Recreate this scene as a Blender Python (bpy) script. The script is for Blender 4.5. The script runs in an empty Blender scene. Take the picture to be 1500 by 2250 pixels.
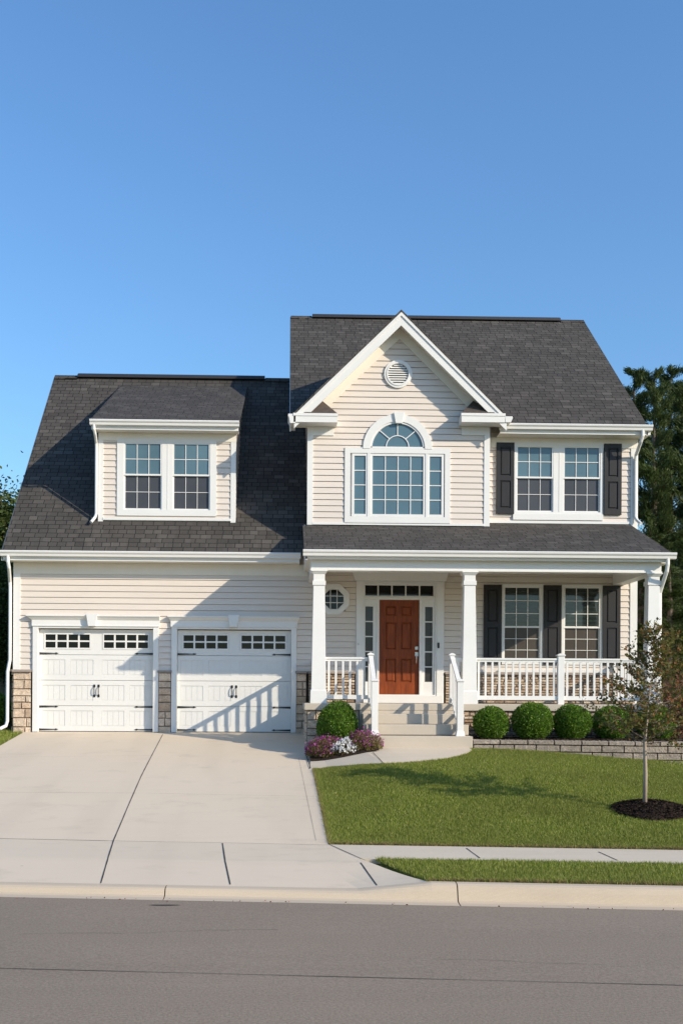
import bpy, bmesh, math, random
import numpy as np
from mathutils import Vector, Matrix
random.seed(7)
rng = np.random.default_rng(11)
sc = bpy.context.scene
col = sc.collection

# ------------------------------------------------------------------ camera
F = 2288.0; PU, PV = 692.0, 1530.0
EYE = Vector((0.0, -22.0, 0.77))
YAW, ROLL = math.radians(1.5), math.radians(0.3)
CM = (Matrix.Rotation(-YAW, 3, 'Z') @ Matrix.Rotation(math.pi/2, 3, 'X') @ Matrix.Rotation(ROLL, 3, 'Z'))
cam_d = bpy.data.cameras.new('camera'); cam = bpy.data.objects.new('camera', cam_d); col.objects.link(cam)
cam.location = EYE; cam.rotation_euler = CM.to_euler()
cam_d.sensor_fit = 'VERTICAL'; cam_d.sensor_height = 36.0; cam_d.sensor_width = 24.0
cam_d.lens = F/2250*36.0
cam_d.shift_x = (750-PU)/2250; cam_d.shift_y = (PV-1125)/2250
cam_d.clip_start = .1; cam_d.clip_end = 3000
sc.camera = cam

def ray(u, v): return CM @ Vector(((u-PU)/F, (PV-v)/F, -1.0))
def W(u, v, Y):
    d = ray(u, v); t = (Y-EYE.y)/d.y; p = EYE + d*t
    return p.x, p.z
def WX(u, Y, v=1300): return W(u, v, Y)[0]
def WZ(v, Y, u=692): return W(u, v, Y)[1]

# ------------------------------------------------------------------ materials
def newmat(name):
    m = bpy.data.materials.new(name); m.use_nodes = True
    nt = m.node_tree; b = nt.nodes['Principled BSDF']
    return m, nt, b
def N(nt, t, **kw):
    n = nt.nodes.new(t)
    for k, v in kw.items():
        if k in n.inputs.keys() if isinstance(k, str) else False: n.inputs[k].default_value = v
        else: setattr(n, k, v)
    return n
def coords(nt, scale=(1,1,1), kind='Object'):
    tc = nt.nodes.new('ShaderNodeTexCoord'); mp = nt.nodes.new('ShaderNodeMapping')
    mp.inputs['Scale'].default_value = scale
    nt.links.new(tc.outputs[kind], mp.inputs['Vector']); return mp.outputs['Vector']
def noise(nt, vec, scale, detail=4, rough=.55):
    n = nt.nodes.new('ShaderNodeTexNoise'); n.inputs['Scale'].default_value = scale
    n.inputs['Detail'].default_value = detail; n.inputs['Roughness'].default_value = rough
    nt.links.new(vec, n.inputs['Vector']); return n.outputs['Fac']
def ramp(nt, fac, stops):
    r = nt.nodes.new('ShaderNodeValToRGB'); e = r.color_ramp.elements
    while len(e) < len(stops): e.new(.5)
    for i, (p, c) in enumerate(stops):
        e[i].position = p; e[i].color = (*c, 1) if len(c) == 3 else c
    nt.links.new(fac, r.inputs['Fac']); return r.outputs['Color']
def mix(nt, fac, a, b, mode='MIX'):
    m = nt.nodes.new('ShaderNodeMix'); m.data_type = 'RGBA'; m.blend_type = mode
    for s, v in ((0, fac), (6, a), (7, b)):
        if hasattr(v, 'is_linked') or hasattr(v, 'links'): nt.links.new(v, m.inputs[s])
        elif s == 0: m.inputs[0].default_value = v
        else: m.inputs[s].default_value = (*v, 1) if len(v) == 3 else v
    return m.outputs[2]
def bump(nt, b, h, strength=.3, dist=.01):
    bn = nt.nodes.new('ShaderNodeBump'); bn.inputs['Strength'].default_value = strength
    bn.inputs['Distance'].default_value = dist
    nt.links.new(h, bn.inputs['Height']); nt.links.new(bn.outputs['Normal'], b.inputs['Normal'])
def tone(c, k): return tuple(min(1, x*k) for x in c)

def paint(name, c, rough=.45, var=.06, scale=3, bs=.05, stretch=(1,1,1), spec=.5):
    m, nt, b = newmat(name)
    v = coords(nt, stretch)
    n1 = noise(nt, v, scale, 5); n2 = noise(nt, v, scale*12, 3)
    c1 = ramp(nt, n1, [(.3, tone(c, 1-var)), (.7, tone(c, 1+var*.5))])
    c2 = mix(nt, .25, c1, ramp(nt, n2, [(.35, tone(c, 1-var)), (.65, tone(c, 1+var))]))
    nt.links.new(c2, b.inputs['Base Color'])
    b.inputs['Roughness'].default_value = rough
    b.inputs['Specular IOR Level'].default_value = spec
    if bs: bump(nt, b, n2, bs, .004)
    return m
M = {}
M['white'] = paint('white_trim_paint', (.735,.725,.70), .42, .04, 2.2)
M['white_rail'] = paint('white_vinyl', (.735,.725,.70), .35, .03, 4)
M['cream'] = paint('cream_soffit', (.76,.72,.64), .5, .05, 3)
M['siding'] = paint('beige_vinyl_siding', (.675,.602,.530), .5, .07, 1.3, .12, (.35,1,2.2))
M['garage_white'] = paint('garage_door_paint', (.71,.70,.67), .38, .035, 1.5)
M['shutter'] = paint('charcoal_shutter_paint', (.020,.019,.021), .5, .12, 3, .05, (1,1,1), .35)
M['black'] = paint('black_iron', (.012,.012,.013), .5, .2, 6)
M['nickel'] = paint('brushed_nickel', (.6,.58,.54), .3, .05, 20); M['nickel'].node_tree.nodes['Principled BSDF'].inputs['Metallic'].default_value = .9
M['brown_shingle'] = paint('weathered_brown_shingle', (.075,.058,.048), .85, .4, 8, .5)
M['dark_vent'] = paint('ridge_vent_plastic', (.022,.022,.024), .6, .2, 8)

def door_wood():
    m, nt, b = newmat('stained_door_wood')
    v = coords(nt, (9, 9, .8)); n1 = noise(nt, v, 3, 6, .65)
    c = ramp(nt, n1, [(.25, (.125,.031,.012)), (.5, (.21,.048,.014)), (.75, (.32,.074,.019))])
    nt.links.new(c, b.inputs['Base Color']); b.inputs['Roughness'].default_value = .42; b.inputs['Specular IOR Level'].default_value = .2
    bump(nt, b, n1, .06, .003); return m
M['door'] = door_wood()

def shingles():
    m, nt, b = newmat('asphalt_shingles')
    uv = coords(nt, (1,1,1), 'UV')
    wob = nt.nodes.new('ShaderNodeTexNoise'); wob.inputs['Scale'].default_value = 2.5; nt.links.new(uv, wob.inputs['Vector'])
    ad = nt.nodes.new('ShaderNodeVectorMath'); ad.operation = 'MULTIPLY_ADD'
    ad.inputs[1].default_value = (.02,.03,0); nt.links.new(wob.outputs['Color'], ad.inputs[0]); nt.links.new(uv, ad.inputs[2])
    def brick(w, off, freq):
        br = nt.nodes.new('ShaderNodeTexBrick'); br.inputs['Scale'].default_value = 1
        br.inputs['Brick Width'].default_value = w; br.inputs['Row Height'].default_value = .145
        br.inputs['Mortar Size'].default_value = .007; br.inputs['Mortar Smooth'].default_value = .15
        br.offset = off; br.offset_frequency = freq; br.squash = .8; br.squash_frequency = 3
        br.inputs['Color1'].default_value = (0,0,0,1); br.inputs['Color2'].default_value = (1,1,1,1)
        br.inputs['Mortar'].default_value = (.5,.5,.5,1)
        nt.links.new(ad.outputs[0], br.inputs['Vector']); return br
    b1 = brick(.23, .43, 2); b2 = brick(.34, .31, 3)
    t = mix(nt, .45, b1.outputs['Color'], b2.outputs['Color'])
    c = ramp(nt, t, [(.05, (.028,.027,.025)), (.35, (.048,.045,.042)), (.65, (.074,.069,.063)), (.95, (.126,.117,.106))])
    big = noise(nt, uv, .7, 4); c = mix(nt, .30, c, ramp(nt, big, [(.3, (.045,.039,.034)), (.7, (.080,.070,.059))]))
    fine = noise(nt, uv, 90, 2); c = mix(nt, .30, c, ramp(nt, fine, [(.3, (.02,.02,.02)), (.7, (.15,.135,.12))]))
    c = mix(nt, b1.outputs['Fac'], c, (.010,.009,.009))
    nt.links.new(c, b.inputs['Base Color']); b.inputs['Roughness'].default_value = .93
    b.inputs['Specular IOR Level'].default_value = .2
    # the butt edge of each course stands proud: a ramp in height along the slope
    sp = nt.nodes.new('ShaderNodeSeparateXYZ'); nt.links.new(ad.outputs[0], sp.inputs[0])
    md = nt.nodes.new('ShaderNodeMath'); md.operation = 'PINGPONG' if False else 'FLOORED_MODULO'; md.inputs[1].default_value = .145
    nt.links.new(sp.outputs['Y'], md.inputs[0])
    mu = nt.nodes.new('ShaderNodeMath'); mu.operation = 'MULTIPLY'; mu.inputs[1].default_value = -6.9; nt.links.new(md.outputs[0], mu.inputs[0])
    a1 = nt.nodes.new('ShaderNodeMath'); a1.operation = 'MULTIPLY_ADD'; a1.inputs[1].default_value = .5
    nt.links.new(t, a1.inputs[0]); nt.links.new(mu.outputs[0], a1.inputs[2])
    a2 = nt.nodes.new('ShaderNodeMath'); a2.operation = 'MULTIPLY_ADD'; a2.inputs[1].default_value = .35
    nt.links.new(fine, a2.inputs[0]); nt.links.new(a1.outputs[0], a2.inputs[2])
    bump(nt, b, a2.outputs[0], .8, .010)
    return m
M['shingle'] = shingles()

def stone(name, cs, rough=.85, scale=9):
    m, nt, b = newmat(name)
    v = coords(nt); n1 = noise(nt, v, scale, 6, .65); n2 = noise(nt, v, scale*5, 4, .7)
    g = nt.nodes.new('ShaderNodeNewGeometry')
    c = ramp(nt, g.outputs['Random Per Island'], [(i/(len(cs)-1), x) for i, x in enumerate(cs)])
    c = mix(nt, .75, c, ramp(nt, n1, [(.25, (.55,.53,.51)), (.75, (1.5,1.47,1.42))]), 'MULTIPLY')
    c = mix(nt, .5, c, ramp(nt, n2, [(.3, (.45,.45,.45)), (.7, (1.25,1.25,1.25))]), 'MULTIPLY')
    nt.links.new(c, b.inputs['Base Color']); b.inputs['Roughness'].default_value = rough
    ad = nt.nodes.new('ShaderNodeMath'); ad.operation = 'MULTIPLY_ADD'; ad.inputs[1].default_value = .5
    nt.links.new(n2, ad.inputs[0]); nt.links.new(n1, ad.inputs[2]); bump(nt, b, ad.outputs[0], 1.0, .035)
    return m
M['stone'] = stone('tan_veneer_stone', [(.50,.37,.26), (.70,.55,.41), (.60,.48,.37), (.76,.62,.48), (.62,.45,.32)])
M['ledge'] = stone('brown_ledge_stone', [(.30,.20,.13), (.58,.45,.33), (.42,.31,.22), (.68,.58,.46), (.36,.28,.22)])
M['block'] = stone('grey_wall_block', [(.34,.29,.235), (.40,.34,.28), (.37,.315,.26)], .9, 14)
M['mortar'] = paint('mortar', (.20,.165,.13), .95, .2, 20, .3)
M['stone_cap'] = paint('stone_cap', (.30,.25,.21), .85, .2, 12, .4)

def concrete(name, c, streak=1.0, stain=.35):
    m, nt, b = newmat(name)
    v = coords(nt); vs = coords(nt, (.5, 5, 1))
    n1 = noise(nt, v, .55, 5, .6); n2 = noise(nt, vs, 1.6, 6, .6); n3 = noise(nt, v, 140, 2); n4 = noise(nt, coords(nt, (1.5, 30, 1)), 6, 3)
    base = ramp(nt, n1, [(.3, tone(c, .86)), (.55, c), (.75, tone(c, 1.08))])
    base = mix(nt, .5*streak, base, ramp(nt, n2, [(.3, tone(c, .80)), (.5, c), (.75, tone(c, 1.08))]))
    base = mix(nt, .22, base, ramp(nt, n3, [(.3, tone(c, .6)), (.7, tone(c, 1.25))]))
    base = mix(nt, .25*streak, base, ramp(nt, n4, [(.3, tone(c, .82)), (.7, tone(c, 1.1))]))
    if streak > .9:
        tk = noise(nt, coords(nt, (1.15, .10, 1)), 1.0, 3, .5); base = mix(nt, .55, base, ramp(nt, tk, [(.36, tone(c, .84)), (.5, c), (.7, tone(c, 1.04))]))
        cl = noise(nt, coords(nt, (.6, .9, 1)), 2.3, 7, .7); base = mix(nt, .4, base, ramp(nt, cl, [(.33, tone(c, .78)), (.46, c)]))
    # small dark specks
    vo = nt.nodes.new('ShaderNodeTexVoronoi'); vo.inputs['Scale'].default_value = 1.3; nt.links.new(v, vo.inputs['Vector'])
    base = mix(nt, ramp(nt, vo.outputs['Distance'], [(.012, (stain,)*3), (.03, (0,0,0))]), base, (.1,.08,.06))
    nt.links.new(base, b.inputs['Base Color']); b.inputs['Roughness'].default_value = .82
    b.inputs['Specular IOR Level'].default_value = .3
    bump(nt, b, n3, .25, .003); return m
M['concrete'] = concrete('driveway_concrete', (.645,.54,.41))
M['walk'] = concrete('sidewalk_concrete', (.61,.52,.40), .6)
M['kerb'] = concrete('kerb_concrete', (.54,.445,.33), .8, .9)
M['step'] = concrete('porch_concrete', (.50,.44,.36), .3, 0)
M['joint'] = paint('joint_filler', (.035,.032,.030), .9, .3, 30)

def asphalt():
    m, nt, b = newmat('road_asphalt')
    v = coords(nt); n1 = noise(nt, v, .35, 5); n2 = noise(nt, v, 48, 4, .75); n3 = noise(nt, coords(nt, (.25, 2.2, 1)), 1.2, 5)
    c = ramp(nt, n1, [(.3, (.222,.172,.122)), (.7, (.280,.218,.158))])
    c = mix(nt, .4, c, ramp(nt, n3, [(.3, (.212,.165,.118)), (.7, (.280,.220,.158))]))
    c = mix(nt, .36, c, ramp(nt, n2, [(.32, (.085,.068,.060)), (.5, (.252,.200,.147)), (.68, (.40,.34,.28))]))
    nt.links.new(c, b.inputs['Base Color']); b.inputs['Roughness'].default_value = .85
    b.inputs['Specular IOR Level'].default_value = .3
    bump(nt, b, n2, .5, .006); return m
M['asphalt'] = asphalt()

def soil(name, a, b_, scale=14):
    m, nt, b = newmat(name)
    v = coords(nt); n = noise(nt, v, scale, 6, .7); n1 = noise(nt, v, .6, 4)
    c = ramp(nt, n, [(.3, a), (.7, b_)]); c = mix(nt, .4, c, ramp(nt, n1, [(.35, tone(a, .8)), (.7, tone(b_, 1.1))]))
    nt.links.new(c, b.inputs['Base Color']); b.inputs['Roughness'].default_value = .95; b.inputs['Specular IOR Level'].default_value = .15
    bump(nt, b, n, .8, .03); return m
M['turf'] = soil('turf', (.075,.095,.018), (.15,.175,.04))
M['mulch'] = soil('mulch', (.012,.008,.006), (.055,.036,.026), 30)

def glass(name, c, rough=.04, ior=1.9, blinds=0, var=.35):
    m, nt, b = newmat(name)
    v = coords(nt); n = noise(nt, v, 1.1, 4)
    cc = ramp(nt, n, [(.3, tone(c, 1-var)), (.7, tone(c, 1+var))])
    if blinds:
        w = nt.nodes.new('ShaderNodeTexWave'); w.bands_direction = 'Z'; w.inputs['Scale'].default_value = blinds
        w.inputs['Distortion'].default_value = .2; nt.links.new(v, w.inputs['Vector'])
        cc = mix(nt, ramp(nt, w.outputs['Fac'], [(.35, (0,0,0)), (.7, (.6,.6,.6))]), cc, tone(c, 2.2))
    nt.links.new(cc, b.inputs['Base Color']); b.inputs['Roughness'].default_value = rough
    b.inputs['IOR'].default_value = ior
    n2 = noise(nt, v, 1.7, 2); bump(nt, b, n2, .05, .02)
    return m
M['glass_blue'] = glass('sky_painted_glass', (.085,.150,.185), .05, 1.55, 0, .12)  # clear panes; the blue of the reflected sky is painted into the base colour
M['glass_up'] = glass('upper_sash_glass', (.090,.155,.190), .05, 1.55, 0, .15)  # sky reflection put into the base colour here as well
M['glass_screen'] = glass('screened_glass', (.060,.064,.076), .35, 1.35, 0, .12)
M['glass_dark'] = glass('dark_glass', (.003,.004,.004), .03, 1.4, 0, .4)
M['glass_blinds'] = glass('glass_with_blinds', (.012,.018,.017), .04, 1.6, 3.2, .5)
M['glass_brown'] = glass('brown_screened_glass', (.070,.058,.048), .3, 1.35, 0, .2)
M['glass_side'] = glass('frosted_sidelight_glass', (.035,.037,.038), .15, 1.45, 0, .3)

def leafmat(name, stops, trans=.35, rough=.55, big=None):
    m, nt, b = newmat(name)
    g = nt.nodes.new('ShaderNodeNewGeometry')
    c = ramp(nt, g.outputs['Random Per Island'], stops)
    if big:
        n = noise(nt, coords(nt), big[0], 3); c = mix(nt, ramp(nt, n, [(.4, (0,0,0)), (.62, (1,1,1))]), c, mix(nt, .6, c, big[1]))
    nt.links.new(c, b.inputs['Base Color']); b.inputs['Roughness'].default_value = rough
    b.inputs['Specular IOR Level'].default_value = .25
    if trans:
        tr = nt.nodes.new('ShaderNodeBsdfTranslucent'); nt.links.new(c, tr.inputs['Color'])
        ms = nt.nodes.new('ShaderNodeMixShader'); ms.inputs[0].default_value = trans
        nt.links.new(b.outputs[0], ms.inputs[1]); nt.links.new(tr.outputs[0], ms.inputs[2])
        nt.links.new(ms.outputs[0], nt.nodes['Material Output'].inputs['Surface'])
    return m
M['grass'] = leafmat('grass_blades', [(0, (.12,.165,.024)), (.35, (.18,.235,.032)), (.7, (.25,.305,.045)), (.88, (.37,.37,.085)), (1, (.56,.48,.22))], .3, .5, (.9, (.20,.22,.045)))
M['grass_dry'] = leafmat('thatch_blades', [(0, (.20,.14,.06)), (.5, (.36,.25,.12)), (1, (.22,.21,.06))], .2)
M['box'] = leafmat('boxwood_leaves', [(0, (.035,.085,.010)), (.5, (.10,.20,.020)), (.96, (.20,.36,.035)), (1, (.26,.27,.06))], .3, .45, (6, (.12,.20,.025)))
M['pine'] = leafmat('pine_needles', [(0, (.024,.045,.012)), (.5, (.048,.080,.019)), (1, (.095,.135,.032))], .2, .6, (.5, (.065,.085,.030)))
M['decid'] = leafmat('tree_leaves', [(0, (.040,.065,.015)), (.5, (.070,.105,.024)), (1, (.125,.155,.040))], .35)
M['sapling'] = leafmat('sapling_leaves', [(0, (.08,.08,.02)), (.3, (.15,.14,.03)), (.6, (.11,.14,.03)), (.82, (.20,.13,.045)), (1, (.46,.18,.07))], .45)
M['rust'] = leafmat('rust_leaves', [(0, (.05,.045,.015)), (.4, (.15,.06,.03)), (.8, (.28,.09,.05)), (1, (.38,.16,.10))], .3)
M['flower_green'] = leafmat('flower_foliage', [(0, (.08,.09,.025)), (.5, (.19,.17,.045)), (1, (.20,.09,.05))], .3)
M['purple'] = leafmat('purple_petals', [(0, (.24,.02,.16)), (.6, (.42,.06,.33)), (1, (.58,.16,.50))], .3)
M['white_petal'] = leafmat('white_petals', [(0, (.7,.7,.68)), (1, (.85,.85,.85))], .25)
M['drygrass'] = leafmat('dry_grass', [(0, (.16,.12,.07)), (1, (.30,.25,.16))], .3)
M['bark'] = paint('bark', (.16,.12,.09), .9, .3, 14, .7, (1,1,.3))
M['sapbark'] = paint('pale_bark', (.34,.27,.21), .85, .25, 18, .5, (1,1,.25))

# ------------------------------------------------------------------ mesh builder
class MB:
    def __init__(s): s.v = []; s.f = []; s.uv = None
    def add(s, vs, fs):
        o = len(s.v); s.v += [tuple(p) for p in vs]; s.f += [tuple(i+o for i in f) for f in fs]; return s
    def box(s, x0, x1, y0, y1, z0, z1):
        x0, x1 = sorted((x0, x1)); y0, y1 = sorted((y0, y1)); z0, z1 = sorted((z0, z1))
        return s.add([(x0,y0,z0),(x1,y0,z0),(x1,y1,z0),(x0,y1,z0),(x0,y0,z1),(x1,y0,z1),(x1,y1,z1),(x0,y1,z1)],
                     [(0,3,2,1),(4,5,6,7),(0,1,5,4),(1,2,6,5),(2,3,7,6),(3,0,4,7)])
    def quad(s, a, b, c, d): return s.add([a,b,c,d], [(0,1,2,3)])
    def prism(s, poly, axis, a0, a1):
        """poly: list of 2D points in the two other axes; extruded along axis from a0 to a1"""
        def mk(p, a):
            if axis == 'x': return (a, p[0], p[1])
            if axis == 'y': return (p[0], a, p[1])
            return (p[0], p[1], a)
        n = len(poly)
        vs = [mk(p, a0) for p in poly] + [mk(p, a1) for p in poly]
        fs = [tuple(range(n)), tuple(range(2*n-1, n-1, -1))] + [(i, i+n, (i+1) % n+n, (i+1) % n) for i in range(n)]
        return s.add(vs, fs)
    def frustum(s, cx, cy, z0, z1, w0, d0, w1, d1):
        a = [(cx-w0/2,cy-d0/2,z0),(cx+w0/2,cy-d0/2,z0),(cx+w0/2,cy+d0/2,z0),(cx-w0/2,cy+d0/2,z0)]
        b = [(cx-w1/2,cy-d1/2,z1),(cx+w1/2,cy-d1/2,z1),(cx+w1/2,cy+d1/2,z1),(cx-w1/2,cy+d1/2,z1)]
        return s.add(a+b, [(0,3,2,1),(4,5,6,7),(0,1,5,4),(1,2,6,5),(2,3,7,6),(3,0,4,7)])
    def tube(s, pts, r, n=8, cap=True):
        pts = [Vector(p) for p in pts]; rs = r if isinstance(r, (list, tuple)) else [r]*len(pts)
        rings = []; up = None
        for i, p in enumerate(pts):
            t = ((pts[min(i+1, len(pts)-1)] - pts[max(i-1, 0)])).normalized()
            ref = Vector((0,0,1)) if abs(t.z) < .9 else Vector((0,1,0))
            if up is None: a = t.cross(ref).normalized()
            else: a = (up - t*up.dot(t)).normalized()
            up = a; b = t.cross(a)
            rings.append([p + (a*math.cos(q) + b*math.sin(q))*rs[i] for q in [math.pi/n + 2*math.pi*k/n for k in range(n)]])
        o = len(s.v)
        for R in rings: s.v += [tuple(q) for q in R]
        for i in range(len(rings)-1):
            for k in range(n):
                s.f.append((o+i*n+k, o+i*n+(k+1) % n, o+(i+1)*n+(k+1) % n, o+(i+1)*n+k))
        if cap:
            s.f.append(tuple(o+k for k in range(n-1, -1, -1))); s.f.append(tuple(o+(len(rings)-1)*n+k for k in range(n)))
        return s
    def build(s, name, mat, parent=None, bevel=0, smooth=False):
        me = bpy.data.meshes.new(name); me.from_pydata(s.v, [], s.f)
        if s.uv is not None:
            ul = me.uv_layers.new(name='UVMap')
            for l in me.loops: ul.data[l.index].uv = s.uv(s.v[l.vertex_index])
        bm = bmesh.new(); bm.from_mesh(me); bmesh.ops.recalc_face_normals(bm, faces=bm.faces); bm.to_mesh(me); bm.free()
        me.materials.append(M[mat])
        if smooth:
            for p in me.polygons: p.use_smooth = True
        o = bpy.data.objects.new(name, me); col.objects.link(o)
        if parent: o.parent = parent
        if bevel:
            b = o.modifiers.new('bevel', 'BEVEL'); b.width = bevel; b.segments = 2; b.limit_method = 'ANGLE'
        return o
def tag(o, label=None, cat=None, group=None, kind=None):
    if label: o['label'] = label
    if cat: o['category'] = cat
    if group: o['group'] = group
    if kind: o['kind'] = kind
    return o
def empty(name, loc=(0,0,0)):
    o = bpy.data.objects.new(name, None); col.objects.link(o); o.location = loc; o.empty_display_size = .2; return o
def np_mesh(name, V, Fa, mat, parent=None):
    me = bpy.data.meshes.new(name); nv, nf, k = len(V), len(Fa), Fa.shape[1]
    me.vertices.add(nv); me.vertices.foreach_set('co', V.astype(np.float32).ravel())
    me.loops.add(nf*k); me.loops.foreach_set('vertex_index', Fa.astype(np.int32).ravel())
    me.polygons.add(nf); me.polygons.foreach_set('loop_start', np.arange(nf, dtype=np.int32)*k)
    me.update(calc_edges=True); me.materials.append(M[mat])
    o = bpy.data.objects.new(name, me); col.objects.link(o)
    if parent: o.parent = parent
    return o
def leaves(name, C, D, size, mat, parent=None, aspect=.55, jitter=.6):
    """diamond leaves at C (n,3), pointing roughly along D (n,3)"""
    n = len(C); D = D + rng.normal(0, jitter, (n,3)); D /= np.linalg.norm(D, axis=1)[:,None]+1e-9
    R = rng.normal(0, 1, (n,3)); S = np.cross(D, R); S /= np.linalg.norm(S, axis=1)[:,None]+1e-9
    Nn = np.cross(S, D)
    L = (size*rng.uniform(.65, 1.3, n))[:,None]
    a = C - D*L*.5; b = C + S*L*aspect*.5 + Nn*L*.08; c = C + D*L*.5; d = C - S*L*aspect*.5 + Nn*L*.08
    V = np.stack([a,b,c,d], 1).reshape(-1,3); Fa = np.arange(4*n).reshape(n,4)
    return np_mesh(name, V, Fa, mat, parent)

# ------------------------------------------------------------------ terrain
def sstep(a, b, x):
    t = np.clip((x-a)/(b-a), 0, 1); return t*t*(3-2*t)
KR = .10
def S_of(X, Y): return Y + KR*(X-1)*sstep(-4, -9, Y)
def Y_of(X, s):
    Y = s
    for _ in range(12): Y = s - KR*(X-1)*sstep(-4, -9, Y)
    return Y
def low_cut(X):   # 1 where the kerb is dropped for the driveway
    return np.clip((1.42-X)/.75, 0, 1)*np.clip((X+6.9)/.9, 0, 1)
def H(X, Y):
    s = S_of(X, Y)
    z = np.where(s > 0, 0.0, np.where(s > -9.4, .1096*s, -1.03 + .013*(s+9.4)))
    A = sstep(.3, 1.7, X)*(1-.65*sstep(3.6, 7, X)); B = sstep(-9.0, -4.6, s)
    z = z + .2*A*B*np.where(s > -3, np.clip(1+(s+3)/3, .0, 1), 1)
    z = z - .085*low_cut(X)*np.clip((-10.7-s)/.95, 0, 1)
    z = np.where(s < -11.66, -1.24 - .012*np.clip(-11.9-s, 0, 4), z)
    return z
def gp(u, v, off=0):
    d = ray(u, v); lo, hi = 3.0, 60.0
    f = lambda t: (EYE.z+d.z*t) - float(H(EYE.x+d.x*t, EYE.y+d.y*t)) - off
    for _ in range(60):
        m = (lo+hi)/2
        if f(m) > 0: lo = m
        else: hi = m
    return EYE.x+d.x*lo, EYE.y+d.y*lo

def strip(rows, off, thick=.12):
    """rows: list of rows of (X,Y); surface draped on H plus a skirt"""
    mb = MB(); nr, nc = len(rows), len(rows[0])
    for r in rows:
        for (x, y) in r: mb.v.append((x, y, float(H(x, y))+off))
    for i in range(nr-1):
        for j in range(nc-1):
            a = i*nc+j; mb.f.append((a, a+1, a+nc+1, a+nc))
    border = [(0, j) for j in range(nc)] + [(i, nc-1) for i in range(1, nr)] + [(nr-1, j) for j in range(nc-2, -1, -1)] + [(i, 0) for i in range(nr-2, 0, -1)]
    base = len(mb.v); idx = [i*nc+j for i, j in border]
    for k in idx: x, y, z = mb.v[k]; mb.v.append((x, y, z-thick))
    m = len(idx)
    for k in range(m): mb.f.append((idx[k], idx[(k+1) % m], base+(k+1) % m, base+k))
    return mb
def lerp(a, b, t): return a+(b-a)*t

# one sheet of ground to the horizon
def axis(core0, core1, step, far):
    a = list(np.arange(core0, core1+1e-6, step)); g = step
    x = core1
    while x < far: g *= 1.35; x += g; a.append(x)
    g = step; x = core0
    while x > -far: g *= 1.35; x -= g; a.insert(0, x)
    return np.array(a)
xs = axis(-9, 10, .5, 900); ys = np.sort(np.concatenate([axis(-13, 2, .35, 900), np.arange(-12.4, -10.9, .07)+.011]))
GX, GY = np.meshgrid(xs, ys); GZ = H(GX, GY) - .05
GS = S_of(GX, GY); GZ = np.where(GS < -11.55, np.minimum(GZ, -1.34), GZ)
inr = (GX > -5.4) & (GX < 7.6) & (GY > -3.4) & (GY < 9); GZ = np.where(inr, GZ-.35, GZ)
V = np.stack([GX, GY, GZ], -1).reshape(-1, 3); nx = len(xs)
idx = np.arange(len(V)).reshape(GX.shape)
Fa = np.stack([idx[:-1,:-1], idx[:-1,1:], idx[1:,1:], idx[1:,:-1]], -1).reshape(-1, 4)
g = np_mesh('ground', V, Fa, 'turf'); tag(g, kind='structure')

# driveway and apron
def drive_right(s):
    if s > -9.4: return lerp(.36, .50, min(1, max(0, -s/9.4)))
    if s > -10.4: return lerp(.50, .80, (-9.4-s)/1.0)
    return lerp(.80, 1.40, min(1, (-10.4-s)/1.26))
rows = []
for s in list(np.linspace(.12, -9.4, 40)) + list(np.linspace(-9.55, -11.655, 18)):
    xr = drive_right(s); r = []
    for j in range(41):
        x = lerp(-5.5, xr, j/40); r.append((x, float(Y_of(x, s))))
    rows.append(r)
drv = strip(rows, .0, .10).build('driveway', 'concrete'); tag(drv, kind='structure')
def joint(pxs, parent, w=.016, off=.004, world=False):
    P = pxs if world else [gp(u, v) for u, v in pxs]
    Q = []
    for i in range(len(P)-1):
        n = max(1, int(math.dist(P[i], P[i+1])/.2))
        Q += [(lerp(P[i][0], P[i+1][0], k/n), lerp(P[i][1], P[i+1][1], k/n)) for k in range(n)]
    Q.append(P[-1]); mb = MB()
    for i, p in enumerate(Q):
        a, b = Q[max(i-1, 0)], Q[min(i+1, len(Q)-1)]; d = Vector((b[0]-a[0], b[1]-a[1])).normalized()
        ww = w*(.8+.4*random.random())
        for sg in (-1, 1):
            x, y = p[0]-d.y*ww/2*sg, p[1]+d.x*ww/2*sg; mb.v.append((x, y, float(H(x, y))+off))
    for i in range(len(Q)-1): mb.f.append((2*i, 2*i+1, 2*i+3, 2*i+2))
    return mb.build('joint', 'joint', parent)
joint([(358,1614),(334,1660),(310,1707),(280,1776),(250,1847),(236,1893),(222,1941)], drv, .013)
joint([(489,1853),(495,1893),(506,1944)], drv, .013)
joint([(792,1896),(828,1946)], drv, .013)
joint([(724,1856),(802,1891)], drv, .010)
joint([(0,1843),(110,1845),(250,1848)], drv, .010)
joint([(250,1848),(490,1852),(722,1857)], drv, .006)
joint([(0,1741),(300,1743)], drv, .005); joint([(322,1743),(690,1750)], drv, .004)
joint([(0,1664),(330,1660)], drv, .004)
joint([(656,1665),(694,1847)], drv, .003)
# sidewalk
def swr(s, x0, x1=26, n=70): return [(lerp(x0, x1, (j/n)**1.4), float(Y_of(lerp(x0, x1, (j/n)**1.4), s))) for j in range(n+1)]
sw = strip([swr(s, lerp(.503, .803, (-9.4-s)/1.0)) for s in np.linspace(-9.4, -10.4, 6)], .0, .1).build('sidewalk', 'walk'); tag(sw, kind='structure')
for a, b in (((1024,1864),(1054,1886)), ((1314,1872),(1356,1891))): joint([a, b], sw, .012)
x_ = 6.2
while x_ < 14: joint([(x_, float(Y_of(x_, -9.42))), (x_, float(Y_of(x_, -10.38)))], sw, .016, world=True); x_ += 1.55
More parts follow.
